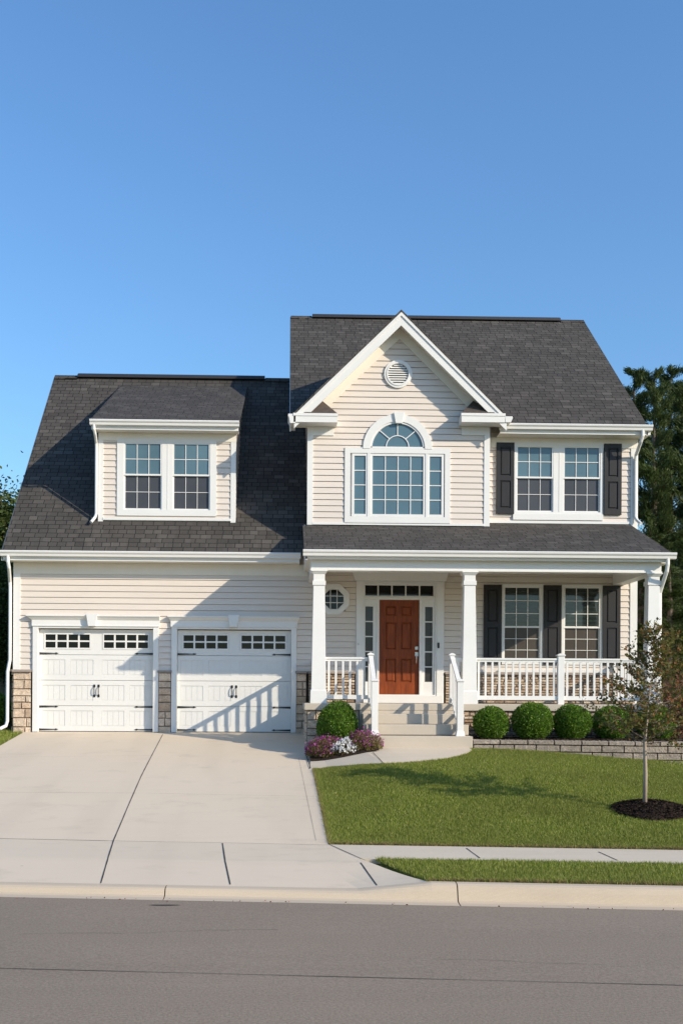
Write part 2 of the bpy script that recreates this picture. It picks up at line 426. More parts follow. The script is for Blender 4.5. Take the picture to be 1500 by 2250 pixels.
# left sidewalk beyond the driveway
swl = strip([[(lerp(-26, -5.503, j/50), float(Y_of(lerp(-26, -5.503, j/50), s))) for j in range(51)] for s in np.linspace(-9.4, -10.4, 6)], 0, .1).build('sidewalk', 'walk'); tag(swl, kind='structure')

# kerb and gutter
def kerb(x0, x1, n, name='kerb'):
    mb = MB(); k = 0
    for j in range(n+1):
        x = lerp(x0, x1, j/n); c = float(low_cut(x)); w = .006*math.sin(x*2.1)
        zt = float(H(x, float(Y_of(x, -11.65))))+.001
        zf = -1.235
        prof = [(-11.66, zt-.2), (-11.66, zt), (-11.74, zt-.004), (-11.775, lerp(zt-.02, zt-.010, c)), (-11.80-w, lerp(zt-.07, zt-.025, c)),
                (-11.83-w, zf+.02+.0*c), (-11.87, zf+.006), (-12.02, zf-.0), (-12.02, zf-.1)]
        for s, z in prof: mb.v.append((x, float(Y_of(x, s)), z))
        k = len(prof)
    for j in range(n):
        for i in range(k-1):
            a = j*k+i; mb.f.append((a, a+1, a+k+1, a+k))
    mb.f.append(tuple(range(k))); mb.f.append(tuple(n*k+i for i in range(k)))
    o = mb.build(name, 'kerb'); tag(o, kind='structure'); return o
for a, b, n in ((-26,-4.0,60), (-3.994,-1.218,20), (-1.206,1.661,24), (1.673,6.1,20), (6.106,9.2,10), (9.206,26,30)): kerb(a, b, n)

# road
rr = []
for s in [-12.015, -12.3, -13, -14, -15, -16.3, -18, -20, -24, -30]:
    rr.append([(x, float(Y_of(x, s))) for x in [-120,-60,-30,-18,-10,-6,-3,0,3,6,10,18,30,60,120]])
rd = MB(); nc = 15
for r in rr:
    for (x, y) in r: rd.v.append((x, y, -1.228 + .012*min(4, max(0, -12-S_of(x, y)))))
for i in range(len(rr)-1):
    for j in range(nc-1): a = i*nc+j; rd.f.append((a, a+1, a+nc+1, a+nc))
road = rd.build('road', 'asphalt'); tag(road, kind='structure')
def road_joint(s, w):
    mb = MB(); P = np.linspace(-16, 16, 60)
    for x in P:
        for q in (-w/2, w/2):
            y = float(Y_of(x, s+q*(1+.4*math.sin(x*3)))); mb.v.append((x, y, -1.228 + .012*min(4, max(0, -12-S_of(x, y)))+.004))
    for i in range(len(P)-1): mb.f.append((2*i, 2*i+1, 2*i+3, 2*i+2))
    mb.build('paving_seam', 'joint', road)
road_joint(-14.78, .008)

pm = MB(); cxp, cyp = gp(362, 1994)
P_ = [(cxp+.14*math.cos(a)*(1+.2*math.sin(3*a)), cyp+.028*math.sin(a)) for a in np.linspace(0, 2*math.pi, 16, endpoint=False)]
pm.add([(x, y, -1.228+.012*min(4, max(0, -12-S_of(x, y)))+.003) for x, y in P_], [tuple(range(16))]); pm.build('tar_patch', 'joint', road)
def road_crack(x, y, dx, dy, n, w):
    R = random.Random(n); mb = MB()
    for i in range(n):
        for q in (-w/2, w/2): yy = y+q*R.uniform(.4, 1.5); mb.v.append((x, yy, -1.228+.012*min(4, max(0, -12-float(S_of(x, yy))))+.0035))
        x += dx*R.uniform(.6, 1.4); y += dy+R.uniform(-.02, .02)
    for i in range(n-1): mb.f.append((2*i, 2*i+1, 2*i+3, 2*i+2))
    mb.build('crack', 'joint', road)
road_crack(-2.2, -13.35, .06, .006, 34, .004); road_crack(1.1, -14.2, .05, -.008, 26, .0035)
# front walk
near = [gp(*p) for p in ((681,1690),(720,1686),(760,1683),(840,1678),(900,1675),(945,1671),(985,1666),(1012,1660),(1030,1654),(1036,1649),(1026,1643),(1016,1640))]
far = [(.43,-2.75),(.6,-2.75),(.9,-2.75),(1.25,-2.75),(1.7,-2.75),(2.0,-2.75),(2.3,-2.75),(2.6,-2.75),(2.9,-2.75),(3.1,-2.75),(3.25,-2.75),(3.34,-2.75)]
walk = strip([[(lerp(a[0], b[0], t), lerp(a[1], b[1], t)) for a, b in zip(near, far)] for t in np.linspace(0, 1, 9)], .012, .1).build('walkway', 'walk'); tag(walk, kind='structure')
joint([(819,1655),(842,1679)], walk, .012, .017); joint([(673,1662),(682,1690)], walk, .014, .017)

# ------------------------------------------------------------------ HOUSE
house = empty('house'); tag(house, 'two storey beige house with dark roofs, white porch and two garage doors', 'house')
def P(mb, name, mat, parent=None, **k): return mb.build(name, mat, parent or house, **k)

def siding(x0, x1, z0, z1, fr, holes=(), xl=None, xr=None, e=.128, name='siding', thick=.022):
    """fr(u, d, z) -> world point; d = distance in front of wall; every course laps over a dark groove"""
    mb = MB(); n = math.ceil((z1-z0)/e); G = .009
    for i in range(n):
        a = z0+i*e; b = min(z1, a+e)
        brk = sorted({a, a+G, b} | {h for H_ in holes for h in (H_[2], H_[3]) if a < h < b})
        for p, q in zip(brk, brk[1:]):
            if q-p < 1e-5: continue
            groove = q <= a+G+1e-6; m = (p+q)/2
            dep = (lambda z: -.014) if groove else (lambda z: lerp(thick, .004, (z-a)/e))
            la, lb = (xl(p), xl(q)) if xl else (x0, x0); ra, rb = (xr(p), xr(q)) if xr else (x1, x1)
            if ra-la < .01: continue
            if rb < lb: rb = lb = (rb+lb)/2
            segs = [(la, lb, ra, rb)]
            for hx0, hx1, hz0, hz1 in holes:
                if not (hz0 < m < hz1): continue
                ns = []
                for (l1, l2, r1, r2) in segs:
                    if hx1 <= min(l1, l2) or hx0 >= max(r1, r2): ns.append((l1, l2, r1, r2)); continue
                    if hx0 > l1: ns.append((l1, l2, hx0, hx0))
                    if hx1 < r1: ns.append((hx1, hx1, r1, r2))
                segs = ns
            for (l1, l2, r1, r2) in segs:
                mb.quad(fr(l1, dep(p), p), fr(r1, dep(p), p), fr(r2, dep(q), q), fr(l2, dep(q), q))
                if abs(p-a-G) < 1e-6: mb.quad(fr(l1, -.014, p), fr(r1, -.014, p), fr(r1, dep(p), p), fr(l1, dep(p), p))
                if abs(p-a) < 1e-6: mb.quad(fr(l1, -.014, p), fr(r1, -.014, p), fr(r1, .004, p), fr(l1, .004, p))
    return P(mb, name, 'siding')
front = lambda Y: (lambda u, d, z: (u, Y-d, z))
leftf = lambda X: (lambda u, d, z: (X-d, u, z))
rightf = lambda X: (lambda u, d, z: (X+d, u, z))

# key dimensions
GL = WX(34, 0); HR = WX(1396, 0, 1100); ML = .41               # garage left wall, house right wall, main left wall
YG = -.35                                                      # gable wall plane
ze_g = WZ(1211, -.4, 340); zr_g = WZ(829, 4.34, 350)           # garage roof
ze_m = WZ(932, -.4, 1270); zr_m = WZ(700, 4.34, 950)           # main roof
sl_g = (zr_g-ze_g)/4.74; sl_m = (zr_m-ze_m)/4.74
RL_g = W(5, 1210, -.4)[0]; RR_m = W(1421, 932, -.4)[0]; RL_m = .02
gable_top = lambda Y, ze, sl: (ze + sl*(Y+.4)) if Y <= 4.34 else (ze + sl*(4.74) - sl*(Y-4.34))

# gable
AX, AZ = W(881, 682, -.7); Z_el = W(646, 908, -.7); GSL = (AZ-Z_el[1])/(AX-Z_el[0])
GXL, GXR = Z_el[0], 2*AX-Z_el[0]
gz = lambda x: AZ - GSL*abs(x-AX)
CL, CR = WX(676, YG, 1100), WX(1073, YG, 1100)
zb_gable = WZ(1153, YG, 870)
# porch
PE_Y = -2.4; pz_e = WZ(1210, PE_Y, 1070); pz_t = WZ(1151, 0, 1230); psl = (pz_t-pz_e)/2.4
PXL, PXR = WX(668, PE_Y, 1210), W(1474, 1212, PE_Y)[0]
FLOOR = .64; PYF = -2.3; YB = -2.12
bz0, bz1 = WZ(1256, YB, 870), WZ(1228, YB, 870)

def roof_slab(poly, sl_dir, name, th=.05, uvf=None):
    """poly of 3D points on the top surface"""
    mb = MB(); n = len(poly); top = [tuple(p) for p in poly]; bot = [(p[0], p[1], p[2]-th) for p in poly]
    mb.v = top+bot; mb.f = [tuple(range(n)), tuple(range(2*n-1, n-1, -1))] + [(i, (i+1) % n, (i+1) % n+n, i+n) for i in range(n)]
    mb.uv = uvf
    return P(mb, name, 'shingle')
def uv_y(sl): k = math.sqrt(1+sl*sl); return lambda p: (p[0], p[1]*k)
def uv_x(sl): k = math.sqrt(1+sl*sl); return lambda p: (p[1], p[0]*k)
# garage roof
zg = lambda y: ze_g+sl_g*(y+.4)
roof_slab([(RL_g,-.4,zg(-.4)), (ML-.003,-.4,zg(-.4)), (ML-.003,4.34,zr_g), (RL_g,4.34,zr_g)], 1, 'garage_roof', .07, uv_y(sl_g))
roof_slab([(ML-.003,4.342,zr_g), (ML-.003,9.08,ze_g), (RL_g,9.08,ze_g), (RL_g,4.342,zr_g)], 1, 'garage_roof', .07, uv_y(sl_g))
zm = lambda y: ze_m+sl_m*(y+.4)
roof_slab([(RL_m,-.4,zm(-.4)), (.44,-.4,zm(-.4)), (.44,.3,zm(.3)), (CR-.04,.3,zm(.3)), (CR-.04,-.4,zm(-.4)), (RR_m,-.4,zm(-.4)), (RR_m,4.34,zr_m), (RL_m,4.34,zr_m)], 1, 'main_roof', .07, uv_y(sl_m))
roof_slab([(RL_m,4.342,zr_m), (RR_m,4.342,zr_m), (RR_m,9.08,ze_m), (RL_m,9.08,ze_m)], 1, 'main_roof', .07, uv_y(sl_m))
# gable roof: two slopes running back into the main roof
yb = lambda z: -.4+(z-ze_m)/sl_m
zel = gz(GXL)
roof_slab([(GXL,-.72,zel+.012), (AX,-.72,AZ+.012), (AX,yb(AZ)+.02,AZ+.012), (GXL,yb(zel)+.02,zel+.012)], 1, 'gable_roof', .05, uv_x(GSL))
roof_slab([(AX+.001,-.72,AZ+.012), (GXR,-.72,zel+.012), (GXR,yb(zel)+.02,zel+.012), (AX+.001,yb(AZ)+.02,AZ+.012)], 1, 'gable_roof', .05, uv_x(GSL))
# porch roof
pz = lambda y: pz_e+psl*(y+2.4)
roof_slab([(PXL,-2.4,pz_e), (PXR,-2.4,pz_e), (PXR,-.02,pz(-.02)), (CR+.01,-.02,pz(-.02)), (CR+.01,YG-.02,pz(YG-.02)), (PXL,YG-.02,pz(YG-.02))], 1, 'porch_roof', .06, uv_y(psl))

# ridge vents
for x0, x1, zz in ((W(173,826,4.34)[0], W(582,832,4.34)[0], zr_g), (W(686,697,4.34)[0], W(1228,704,4.34)[0], zr_m)):
    mb = MB(); mb.prism([(4.34-.14, zz-.05), (4.34-.12, zz+.02), (4.34, zz+.075), (4.34+.12, zz+.02), (4.34+.14, zz-.05)], 'x', x0, x1)
    P(mb, 'ridge_vent', 'dark_vent')
# ridge caps where the vent stops
for x0, x1, zz in ((RL_g, W(173,826,4.34)[0], zr_g), (W(582,832,4.34)[0], ML, zr_g), (RL_m, W(686,697,4.34)[0], zr_m), (W(1228,704,4.34)[0], RR_m, zr_m)):
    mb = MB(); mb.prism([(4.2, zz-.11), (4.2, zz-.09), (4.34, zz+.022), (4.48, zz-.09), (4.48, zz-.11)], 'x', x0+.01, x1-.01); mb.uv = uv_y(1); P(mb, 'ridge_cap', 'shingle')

# ---- walls
doors = []   # holes in the lower wall
def rect(u0, u1, v0, v1, Y=0):
    uc, vc = (u0+u1)/2, (v0+v1)/2
    return (W(u0, vc, Y)[0], W(u1, vc, Y)[0], W(uc, v1, Y)[1], W(uc, v0, Y)[1])
gd1 = rect(85, 337, 1381, 1611); gd2 = rect(389, 639, 1381, 1611)
gd1 = (gd1[0], gd1[1], 0.0, gd1[3]); gd2 = (gd2[0], gd2[1], 0.0, gd1[3])
# front door assembly
fd = rect(782, 974, 1264, 1528); fd = (fd[0], fd[1], FLOOR, fd[3])
lw1 = rect(1101, 1192, 1284, 1460); lw2 = rect(1232, 1322, 1284, 1460); lw2 = (lw2[0], lw2[1], lw1[2], lw1[3])
oc = W(733, 1317, 0); OR = 33.5/104
up = rect(1128, 1323, 974, 1130)
ZST = 1.30      # top of the stone
S1 = .035
holes_low = [gd1, gd2, fd, (lw1[0]+.03, lw1[1]-.03, lw1[2]+.03, lw1[3]-.03), (lw2[0]+.03, lw2[1]-.03, lw2[2]+.03, lw2[3]-.03), (oc[0]-.25, oc[0]+.25, oc[1]-.25, oc[1]+.25)]
siding(GL+.05, HR-.05, ZST-.02, ze_g+.2, front(0), holes_low)
siding(CR-.2, HR-.05, pz_t, ze_m+.1, front(0), [(up[0]+.03, up[1]-.03, up[2]+.03, up[3]-.03)])
# side walls
siding(0, 8.68, .0, zr_g-.05, leftf(GL), (), lambda z: max(0, (z-ze_g)/sl_g-.4+.1), lambda z: min(8.68, 9.08-(z-ze_g)/sl_g-.1))
zs0 = ze_g
siding(YG, 8.68, zs0, zr_m-.05, leftf(ML), (), lambda z: max(YG, (z-ze_m)/sl_m-.4+.1), lambda z: min(8.68, 9.08-(z-ze_m)/sl_m-.1))
siding(0, 8.68, .0, zr_m-.05, rightf(HR), (), lambda z: max(0, (z-ze_m)/sl_m-.4+.1), lambda z: min(8.68, 9.08-(z-ze_m)/sl_m-.1))
back = MB(); back.box(GL+.01, HR-.01, 8.6, 8.69, 0, ze_g); back.box(ML+.01, HR-.01, 8.6, 8.69, ze_g, ze_m); P(back, 'rear_wall', 'siding')
# gable wall
gw = W(872.7, 1070, YG)
GW = rect(757, 988, 985, 1151, YG); acx, acz = W(872.7, 987, YG); RA = 76*21.65/F; RI = 59*21.65/F
siding(CL+.05, CR-.05, zb_gable, AZ-.3, front(YG), [(GW[0]+.05, GW[1]-.05, GW[2]+.05, GW[3]-.05), (acx-RI*1.12, acx+RI*1.12, GW[3]-.06, acz), (acx-RI*1.08, acx+RI*1.08, acz-.001, acz+RI*.55), (acx-RI*.9, acx+RI*.9, acz+RI*.549, acz+RI*.84), (acx-RI*.5, acx+RI*.5, acz+RI*.839, acz+RI*1.1)],
       lambda z: max(CL+.05, AX-(AZ-.12-z)/GSL), lambda z: min(CR-.05, AX+(AZ-.12-z)/GSL), e=.126)
# gable cheeks (sides of the projection)
for q in ((CR-.06, CR-.003, YG+.0, .12, zb_gable-.05, zel), (CL+.003, CL+.06, YG, .3, zb_gable-.3, zel)): mb = MB(); mb.box(*q); P(mb, 'gable_side_wall', 'siding')
# corner boards
def corner(x0, x1, Y, z0, z1, side=0):
    mb = MB(); mb.box(x0, x1, Y-.03, Y+.02, z0, z1)
    if side < 0: mb.box(x0-.002, x0+.028, Y-.028, Y+.12, z0, z1)
    if side > 0: mb.box(x1-.028, x1+.002, Y-.028, Y+.12, z0, z1)
    return P(mb, 'corner_board', 'white')
corner(GL-.03, WX(46, 0), 0, ZST, ze_g-.12, -1)
corner(CL-.012, CL+.105, YG, zb_gable-.02, zel-.10, -1)
corner(CR-.105, CR+.012, YG, zb_gable-.02, zel-.10, 1)
corner(HR-.12, HR+.03, 0, FLOOR, ze_m-.12, 1)
# starter strips at the foot of the upper walls
mb = MB(); mb.box(CL+.1, CR-.1, YG-.035, YG, zb_gable-.015, zb_gable+.03); mb.box(CR+.01, HR-.12, -.035, 0, pz_t+.0, pz_t+.055); P(mb, 'base_trim', 'white')

# ---- eaves: fascia, gutter, soffit, frieze
def eave(x0, x1, Ye, ze, Yw, frieze=.25, name='gutter', fz=.15, fr_x0=None, fr_x1=None, xin0=None):
    fx0 = x0 if xin0 is None else xin0
    mb = MB(); mb.box(fx0+.02, x1-.02, Ye+.0, Ye+.03, ze-.21, ze-.045); P(mb, 'fascia', 'white')
    g = MB(); z = ze
    prof = [(Ye-.002, z-.02), (Ye-.10, z-.02), (Ye-.115, z-.032), (Ye-.108, z-.06), (Ye-.085, z-.085), (Ye-.075, z-.13), (Ye-.002, z-.14), (Ye-.002,z-.045), (Ye-.012,z-.045), (Ye-.012, z-.125), (Ye-.068, z-.118), (Ye-.078, z-.08), (Ye-.098, z-.055), (Ye-.1, z-.03), (Ye-.002, z-.030)]
    prof = [(Ye-.002, z-.14), (Ye-.075, z-.13), (Ye-.085, z-.085), (Ye-.108, z-.06), (Ye-.115, z-.032), (Ye-.10, z-.018), (Ye-.098, z-.03), (Ye-.012, z-.05), (Ye-.002, z-.03)]
    g.prism(prof, 'x', x0, x1)
    gu = P(g, name, 'white')
    s = MB(); s.box(fx0+.02, x1-.02, Ye+.032, Yw-.0, ze-.205, ze-.185); P(s, 'soffit', 'cream')
    if frieze:
        f = MB(); f.box(fr_x0 if fr_x0 is not None else fx0, fr_x1 if fr_x1 is not None else x1, Yw-.034, Yw, ze-.205-frieze, ze-.207); P(f, 'frieze_board', 'cream')
    return gu
ggut = eave(RL_g-.02, PXL-.04, -.4, ze_g, 0, .24, fr_x0=GL-.03, fr_x1=ML+.0)
mgut = eave(CR+.2, RR_m+.09, -.4, ze_m, 0, .2, fr_x0=CR+.01, fr_x1=HR+.02)
# rake (barge) boards on the gable ends of the garage and main roofs
def barge(X, ze, sl, sgn):
    mb = MB()
    for side in (0, 1):
        y0, y1 = (-.4, 4.34) if side == 0 else (9.08, 4.34)
        zt0, zt1 = ze, ze+sl*4.74
        mb.add([(X,y0,zt0-.02),(X,y1,zt1-.02),(X,y1,zt1-.25),(X,y0,zt0-.22), (X+.03*sgn,y0,zt0-.02),(X+.03*sgn,y1,zt1-.02),(X+.03*sgn,y1,zt1-.25),(X+.03*sgn,y0,zt0-.22)],
               [(0,1,2,3),(4,5,6,7),(0,1,5,4),(1,2,6,5),(2,3,7,6),(3,0,4,7)])
    P(mb, 'rake_board', 'white')
    Xw = X + sgn*.3
barge(RL_g-.012, ze_g, sl_g, 1); barge(RR_m+.012, ze_m, sl_m, -1); barge(RL_m-.012, ze_m, sl_m, 1)
for X0, X1, ze, sl in ((RL_g+.02, GL, ze_g, sl_g), (RL_m+.02, ML, ze_m, sl_m), (HR, RR_m-.02, ze_m, sl_m)):
    mb = MB()
    for a, b in ((-.4, 4.34), (9.08, 4.34)):
        mb.add([(X0,a,ze-.12),(X1,a,ze-.12),(X1,b,ze+sl*4.74-.12),(X0,b,ze+sl*4.74-.12),(X0,a,ze-.14),(X1,a,ze-.14),(X1,b,ze+sl*4.74-.14),(X0,b,ze+sl*4.74-.14)],
               [(0,1,2,3),(4,5,6,7),(0,1,5,4),(1,2,6,5),(2,3,7,6),(3,0,4,7)])
    P(mb, 'rake_soffit', 'cream')

# gable rake trim
def rake(y0, y1, t0, t1, name, mat, x_in=None, lo=None):
    """strip following both rakes between vertical offsets t0 (top) and t1 (bottom)"""
    xl = GXL if lo is None else lo; xr = 2*AX-xl
    mb = MB()
    for xa, s in ((xl, 1), (xr, -1)):
        a = [(xa, gz(xa)-t0), (AX, AZ-t0), (AX, AZ-t1), (xa, gz(xa)-t1)]
        mb.prism(a, 'y', y0, y1)
    return P(mb, name, mat)
rake(-.715, -.685, .045, .31, 'rake_fascia', 'white')
rake(-.735, -.716, .045, .115, 'rake_drip_board', 'white')
rake(-.684, YG-.002, .20, .22, 'rake_soffit', 'cream')
rake(YG-.034, YG-.004, .222, .47, 'rake_frieze', 'cream', lo=CL-.01)
# eave returns
for side in (0, 1):
    u0, u1 = (645, 741) if side == 0 else (1013, 1108)
    x0 = W(u0, 915, -.7)[0]; x1 = W(u1, 915, -.7)[0]
    z1_ = W((u0+u1)/2, 909, -.72)[1]; z0_ = W((u0+u1)/2, 928, -.72)[1]
    zt = z1_
    mb = MB(); mb.box(x0, x1, -.74, YG-.01, z0_, z1_)
    mb.box(x0-.01, x1+.01, -.752, -.738, z1_-.05, z1_+.004)
    P(mb, 'eave_return', 'white')
    mb = MB(); xa, xb = (x0+.20, x1) if side == 0 else (x0, x1-.20)
    xm = (xa+xb)/2
    A = [(xa,-.745,zt+.006),(xb,-.745,zt+.006),(xb,YG-.02,zt+.006),(xa,YG-.02,zt+.006)]
    t1 = (xm-.04, YG-.02, zt+.37); t2 = (xm+.04, YG-.02, zt+.37)
    mb.add(A+[t1,t2], [(0,1,5,4),(1,2,5),(3,0,4),(0,3,2,1),(2,3,4,5)]); P(mb, 'return_roof', 'brown_shingle')
    mb = MB()
    if side == 0: mb.box(CL-.012, x1-.06, YG-.033, YG-.001, z0_-.18, z0_-.002)
    else: mb.box(x0+.06, CR+.012, YG-.033, YG-.001, z0_-.18, z0_-.002)
    P(mb, 'return_frieze', 'white')
# side gutter of the gable, left, running back over the garage roof
z_ = W(640, 909, -.7)[1]
mb = MB(); mb.prism([(GXL+.03, z_-.01),(GXL-.115,z_-.01),(GXL-.125,z_-.04),(GXL-.10,z_-.08),(GXL-.08,z_-.20),(GXL+.03,z_-.20)], 'y', -.74, yb(z_)+.2)
P(mb, 'gutter', 'white')
mb = MB(); mb.prism([(GXR-.03, z_-.01),(GXR+.11,z_-.01),(GXR+.12,z_-.04),(GXR+.08,z_-.13),(GXR-.03,z_-.13)], 'y', -.74, -.42)
P(mb, 'gutter', 'white')

# ---- dormer
YD = .305
DXL, DXR = WX(219, YD, 1040), WX(516, YD, 1040)
dze = W(360, 923, 0)[1]; DEX0, DEX1 = W(199, 925, 0)[0], W(526, 925, 0)[0]
dsl = .475
ytop = (dze - ze_g - sl_g*.4)/(sl_g-dsl)
zd = lambda y: dze+dsl*y
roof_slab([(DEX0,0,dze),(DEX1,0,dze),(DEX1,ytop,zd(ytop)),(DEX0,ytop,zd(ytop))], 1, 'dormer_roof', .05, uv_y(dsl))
zdb = WZ(1144, YD, 365)
dw = rect(258, 476, 966, 1134, YD)
siding(DXL+.05, DXR-.05, zdb-.02, dze-.1, front(YD), [(dw[0]+.06, dw[1]-.06, dw[2]+.06, dw[3]-.06)])
for X, fr in ((DXL, leftf(DXL)), (DXR, rightf(DXR))):
    siding(YD, 3.9, zdb, zd(3.9), fr, (), lambda z: max(YD, (z-dze)/dsl+.04), lambda z: max(YD, (z-ze_g)/sl_g-.4+.04), name='dormer_side_siding')
corner(DXL-.02, DXL+.085, YD, zdb-.05, dze-.2, -1); corner(DXR-.085, DXR+.02, YD, zdb-.05, dze-.2, 1)
eave(DEX0, DEX1, 0, dze, YD, .17, fr_x0=DXL-.02, fr_x1=DXR+.02)
mb = MB(); mb.box(DXL+.08, DXR-.08, YD-.04, YD, zdb-.0, zdb+.05); P(mb, 'base_trim', 'white')

# ---- windows
def sash(x0, x1, z0, z1, Y, cols, rows, fw, parent, gmat, bar=.014, name='sash'):
    mb = MB(); yf = Y-.022
    mb.box(x0, x0+fw, yf, Y+.02, z0, z1); mb.box(x1-fw, x1, yf, Y+.02, z0, z1)
    mb.box(x0+fw, x1-fw, yf, Y+.02, z0, z0+fw); mb.box(x0+fw, x1-fw, yf, Y+.02, z1-fw, z1)
    gx0, gx1, gz0, gz1 = x0+fw, x1-fw, z0+fw, z1-fw
    for i in range(1, cols): c = lerp(gx0, gx1, i/cols); mb.box(c-bar/2, c+bar/2, Y-.012, Y+.004, gz0, gz1)
    for j in range(1, rows): c = lerp(gz0, gz1, j/rows); mb.box(gx0, gx1, Y-.0115, Y+.0035, c-bar/2, c+bar/2)
    P(mb, name, 'white', parent)
    g = MB(); g.box(gx0-.002, gx1+.002, Y+.001, Y+.015, gz0-.002, gz1+.002); P(g, 'pane', gmat, parent)
def casing(x0, x1, z0, z1, Y, ix0, ix1, iz0, iz1, name='window', proud=.035, label=None, extra=None):
    mb = MB(); a, b = Y-proud, Y+.05
    mb.box(x0, ix0, a, b, z0, z1); mb.box(ix1, x1, a, b, z0, z1)
    mb.box(ix0, ix1, a, b, z0, iz0); mb.box(ix0, ix1, a, b, iz1, z1)
    if extra: extra(mb)
    o = P(mb, name, 'white')
    if label: o['label'] = label
    return o
def double_hung(g, vs, Y, parent, cols=3, ru=2, rl=2, fw=.032, up_mat='glass_up', lo_mat='glass_screen', inset=.012):
    """g = glass rect (x0,x1,z0,z1) ; vs = z of the meeting rail"""
    x0, x1, z0, z1 = g
    sash(x0-fw, x1+fw, vs+.0, z1+fw, Y-.004, cols, ru, fw, parent, up_mat)
    sash(x0-fw, x1+fw, z0-fw, vs+.04, Y+.018, cols, rl, fw, parent, lo_mat, .011)
def twin(uL, uR, v0, v1, vm, Y, outer, cols, ru, rl, um, lm, sill=None, lab=None):
    gl = [rect(a, b, v0, v1, Y) for a, b in (uL, uR)]
    z0, z1 = gl[0][2], gl[0][3]; zm_ = W((uL[0]+uR[1])/2, vm, Y)[1]
    ox0, ox1, oz0, oz1 = outer
    def ex(mb):
        mb.box(gl[0][1]+.03, gl[1][0]-.03, Y-.03, Y+.05, z0-.03, z1+.03)
        mb.box(gl[0][1]+.03+.12, gl[0][1]+.03+.13, Y-.036, Y-.03, z0-.03, z1+.03)
        if sill: mb.box(ox0-.02, ox1+.0, Y-.05, Y+.01, oz0-sill, oz0-.0)
    w = casing(ox0, ox1, oz0, oz1, Y, gl[0][0]-.03, gl[1][1]+.03, z0-.03, z1+.03, extra=ex, label=lab)
    for g in gl: double_hung((g[0], g[1], z0, z1), zm_, Y, w, cols, ru, rl, up_mat=um, lo_mat=lm)
    return w
twin((276,353), (383,459), 976, 1117, 1046, YD, dw, 3, 2, 2, 'glass_up', 'glass_screen', .0, 'white framed pair of sash windows in the dormer')
twin((1136,1211), (1239,1314), 982, 1122, 1052, 0, up, 3, 2, 2, 'glass_up', 'glass_screen', .13, 'white framed pair of sash windows on the upper floor beside the gable')
for (u0, u1), o_, lb in (((1108,1183), lw1, 'porch sash window between the first and second shutters'), ((1240,1314), lw2, 'porch sash window nearest the right corner of the house')):
    g = rect(u0, u1, 1292, 1455, 0); z0, z1 = lw1[2]+.07, lw1[3]-.075
    vm = W(1200, 1380, 0)[1]
    w = casing(o_[0], o_[1], o_[2], o_[3], 0, g[0]-.03, g[1]+.03, z0-.03, z1+.03, label=lb)
    double_hung((g[0], g[1], z0, z1), vm, 0, w, 3, 3, 3, up_mat='glass_blinds', lo_mat='glass_brown')
# shutters
def shutter(u0, u1, z0, z1, Y):
    x0, x1 = WX(u0, Y, 1200), WX(u1, Y, 1200)
    mb = MB(); a = Y-.062; b = Y-.022; st = .075; zm_ = lerp(z0, z1, .5)
    mb.box(x0, x0+st, a, b, z0, z1); mb.box(x1-st, x1, a, b, z0, z1)
    for q0, q1 in ((z0, z0+.12), (zm_-.05, zm_+.05), (z1-.09, z1)): mb.box(x0+st, x1-st, a, b, q0, q1)
    for q0, q1 in ((z0+.12, zm_-.05), (zm_+.05, z1-.09)):
        mb.box(x0+st, x1-st, a+.022, b, q0, q1); mb.frustum(0,0,0,0,0,0,0,0) if False else None
        # raised field
        X0, X1, Q0, Q1 = x0+st+.02, x1-st-.02, q0+.02, q1-.02
        mb.add([(X0,a+.022,Q0),(X1,a+.022,Q0),(X1,a+.022,Q1),(X0,a+.022,Q1),(X0+.02,a+.006,Q0+.02),(X1-.02,a+.006,Q0+.02),(X1-.02,a+.006,Q1-.02),(X0+.02,a+.006,Q1-.02)],
               [(4,5,6,7),(0,1,5,4),(1,2,6,5),(2,3,7,6),(3,0,4,7)])
    P(mb, 'shutter', 'shutter')
z0, z1 = W(1225, 1131, 0)[1], W(1225, 975, 0)[1]
for u0, u1 in ((1088,1127), (1324,1362)): shutter(u0, u1, z0, z1, 0)
for u0, u1 in ((1062,1100.5), (1192.5,1231.5), (1322.5,1361)): shutter(u0, u1, lw1[2]-.0, lw1[3]-.02, 0)

# gable picture window with arch
def arc(cx, cz, r, a0, a1, n): return [(cx+r*math.cos(lerp(a0, a1, i/n)), cz+r*math.sin(lerp(a0, a1, i/n))) for i in range(n+1)]
def arch_band(mb, cx, cz, r0, r1, ya, yb_, a0=0, a1=math.pi, n=32):
    A = arc(cx, cz, r0, a0, a1, n); B = arc(cx, cz, r1, a0, a1, n)
    for i in range(n): mb.prism([A[i], A[i+1], B[i+1], B[i]], 'y', ya, yb_)
zin0 = W(872, 1136, YG)[1]; zin1 = W(872, 997, YG)[1]
xi0, xi1 = WX(769, YG, 1070), WX(976, YG, 1070)
def ex(mb):
    for a, b in ((806.5, 813.5), (934, 939.5)): mb.box(WX(a, YG, 1070), WX(b, YG, 1070), YG-.032, YG+.05, zin0, zin1)
    mb.box(xi0-.01, xi1+.01, YG+.03, YG+.055, zin0-.01, zin1+.01)
    arch_band(mb, acx, acz, RI+.012, RA, YG-.045, YG+.04)
    mb.box(acx-RI-.015, acx+RI+.015, YG-.036, YG+.04, GW[3]+.001, acz)
gwin = casing(GW[0], GW[1], GW[2], GW[3], YG, xi0, xi1, zin0, zin1, extra=ex, label='large arched picture window in the front gable')
for (u0, u1, c) in ((778,803,1), (818,929,4), (943,969,1)):
    g = rect(u0, u1, 1003, 1130, YG); sash(g[0]-.05, g[1]+.05, zin0+.004, zin1-.004, YG, c, 4, .05, gwin, 'glass_blue', .018)
mb = MB(); rg = 56.5*21.65/F
